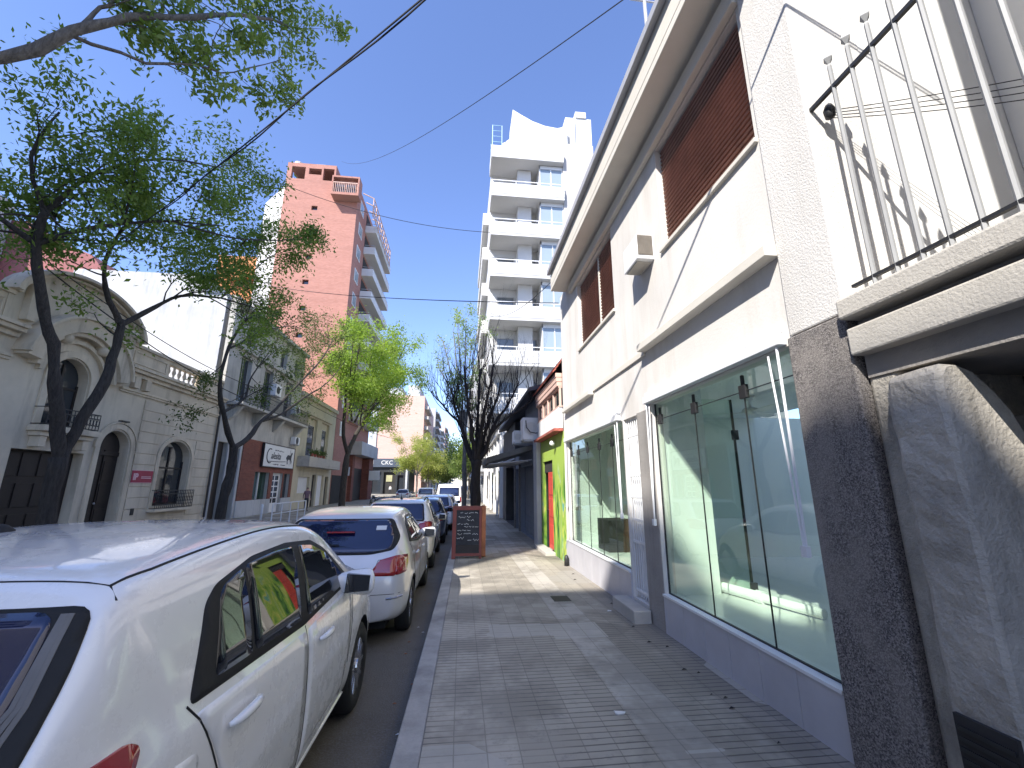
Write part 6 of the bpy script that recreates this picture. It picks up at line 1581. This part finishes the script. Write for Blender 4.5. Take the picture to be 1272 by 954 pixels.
person('person in a white top walking along the left kerb before the bar', (-7.9, 62, zr(62) + .02), 1.72, 1.4, [M['skin'], M['cloth_white'], M['bluecloth'], M['rubber'], M['hair']] if 'bluecloth' in M else [M['skin'], M['cloth_white'], M['cloth_dark'], M['rubber'], M['hair']], 1.2)

def wires():
    def wire(label, A, B, sag, r, n=36, twin=0):
        A = Vector(A); B = Vector(B); q = MB()
        for k in range(1 + (twin > 0)):
            P = []
            for i in range(n + 1):
                t = i/n; p = A.lerp(B, t); p.z -= 4*sag*t*(1-t)
                if k: p += Vector((.03*math.sin(t*40), .02, .035*math.cos(t*40)))*twin
                P.append(p)
            q.tube(P, r, 5)
        tag(q.build('cable', M['wire']), label, 'cable', None)
    wire('thick twisted black cable crossing the top of the sky to the mansion', (2.27, .75, 5.98), (-12.6, 14.1, 8.5), .32, .0095, 50, .8)
    wire('thin cable running from the eave to the brick tower face', (2.85, 5.2, 9.95), (-14.9, 44.3, 38.4), 1.5, .011)
    wire('thin cable sagging between the brick tower and the white tower, upper one', (-13.8, 24, 20.6), (1.5, 25.5, 18.2), .9, .018)
    wire('level cable across the street at the height of the shutters', (-12.6, 25.5, 13.6), (2.2, 9.3, 5.9), .25, .013)
    wire('slack cable draped along the fronts from the mansion pediment', (-12.4, 13.0, 7.9), (-12.3, 25.2, 6.4), .35, .022)
    wire('second slack cable along the mansion parapet', (-12.45, 12.2, 8.3), (-12.3, 27, 7.3), .5, .018)
    wire('thin cable near the lime tree low over the left pavement', (-12.2, 34.5, 7.9), (-8, 60, 7.6), .5, .02)
    wire('faint cable from the white eave up towards the white tower', (2.0, 8.9, 6.3), (1.5, 25, 12.2), .5, .01)
    q = MB(); q.tube([(2.85, 5.2, 6.1), (2.85, 5.2, 10.1)], .03, 8); q.tube([(2.6, 5.2, 9.6), (3.1, 5.2, 9.6)], .015, 6); tag(q.build('roof_mast', M['greymetal']), 'slim grey cable mast on the roof of the white shop building', 'mast')
    for i, z in enumerate((3.95, 3.9, 3.84, 3.78)):
        a = Vector((2.38, 2.1, 4.10 - .02*i)); q = MB(); P = []
        b = Vector((3.6, 1.2, 3.75 - .05*i))
        for k in range(15): t = k/14; p = a.lerp(b, t); p.z -= .12*(1 + .3*i)*t*(1-t); P.append(p)
        q.tube(P, .0035, 4); tag(q.build('service_wire', M['wire']), 'thin service wire strung from the balcony corner into the house', 'wire', 'service wires at the balcony')
    q = MB(); q.lathe([(.005, -.05), (.03, -.03), (.035, .02), (.02, .06), (.003, .07)], (2.37, 2.08, 4.06), 'z', 10); tag(q.build('insulator', M['black'], smooth=True), 'small dark insulator at the balcony corner', 'insulator')
wires()

# ================================================================ CAMERA, SUN, SKY
def camera():
    cam = bpy.data.cameras.new('camera'); o = bpy.data.objects.new('camera', cam); COL.objects.link(o)
    o.location = (0, 0, 1.65); cam.sensor_fit = 'HORIZONTAL'; cam.sensor_width = 36; cam.lens = 528/1272*36
    p, y = math.radians(13.35), math.radians(6.58)
    o.rotation_euler = (PI/2 + p, 0, -y); cam.clip_start = .05; cam.clip_end = 4000; scene.camera = o
camera()
def light():
    d = Vector((.68, .85, -1.0)).normalized()          # direction the sunlight travels
    s = bpy.data.lights.new('sun', 'SUN'); s.energy = SUN; s.angle = math.radians(.53); s.color = (1, .96, .905)
    o = bpy.data.objects.new('sun', s); COL.objects.link(o); o.rotation_euler = d.to_track_quat('-Z', 'Y').to_euler(); o.location = (-30, -40, 60)
    w = bpy.data.worlds.new('World'); scene.world = w; w.use_nodes = True; nt = w.node_tree
    bg = nt.nodes['Background']; sk = nt.nodes.new('ShaderNodeTexSky'); sk.sky_type = 'NISHITA'; sk.sun_disc = False
    sk.sun_elevation = math.asin(-d.z); sk.sun_rotation = math.atan2(-d.x, -d.y)
    sk.air_density = 1.0; sk.dust_density = .25; sk.ozone_density = 3.6; sk.altitude = 30
    mx = nt.nodes.new('ShaderNodeMix'); mx.data_type = 'RGBA'; mx.blend_type = 'MULTIPLY'; mx.inputs[0].default_value = 1; mx.inputs[7].default_value = (.93, .89, 1.05, 1)
    nt.links.new(sk.outputs[0], mx.inputs[6]); nt.links.new(mx.outputs[2], bg.inputs[0]); bg.inputs[1].default_value = SKY
SUN, SKY, EXPO = 3.4, .125, 1.42
light()
scene.view_settings.view_transform = 'Standard'; scene.view_settings.look = 'None'
scene.view_settings.exposure = EXPO; scene.view_settings.gamma = 1
scene.cycles.max_bounces = 8; scene.cycles.caustics_reflective = True; scene.cycles.blur_glossy = .4; scene.cycles.sample_clamp_indirect = 10; scene.cycles.transparent_max_bounces = 12; scene.cycles.diffuse_bounces = 4
for o in bpy.data.objects:
    if '_o' in o: del o['_o']
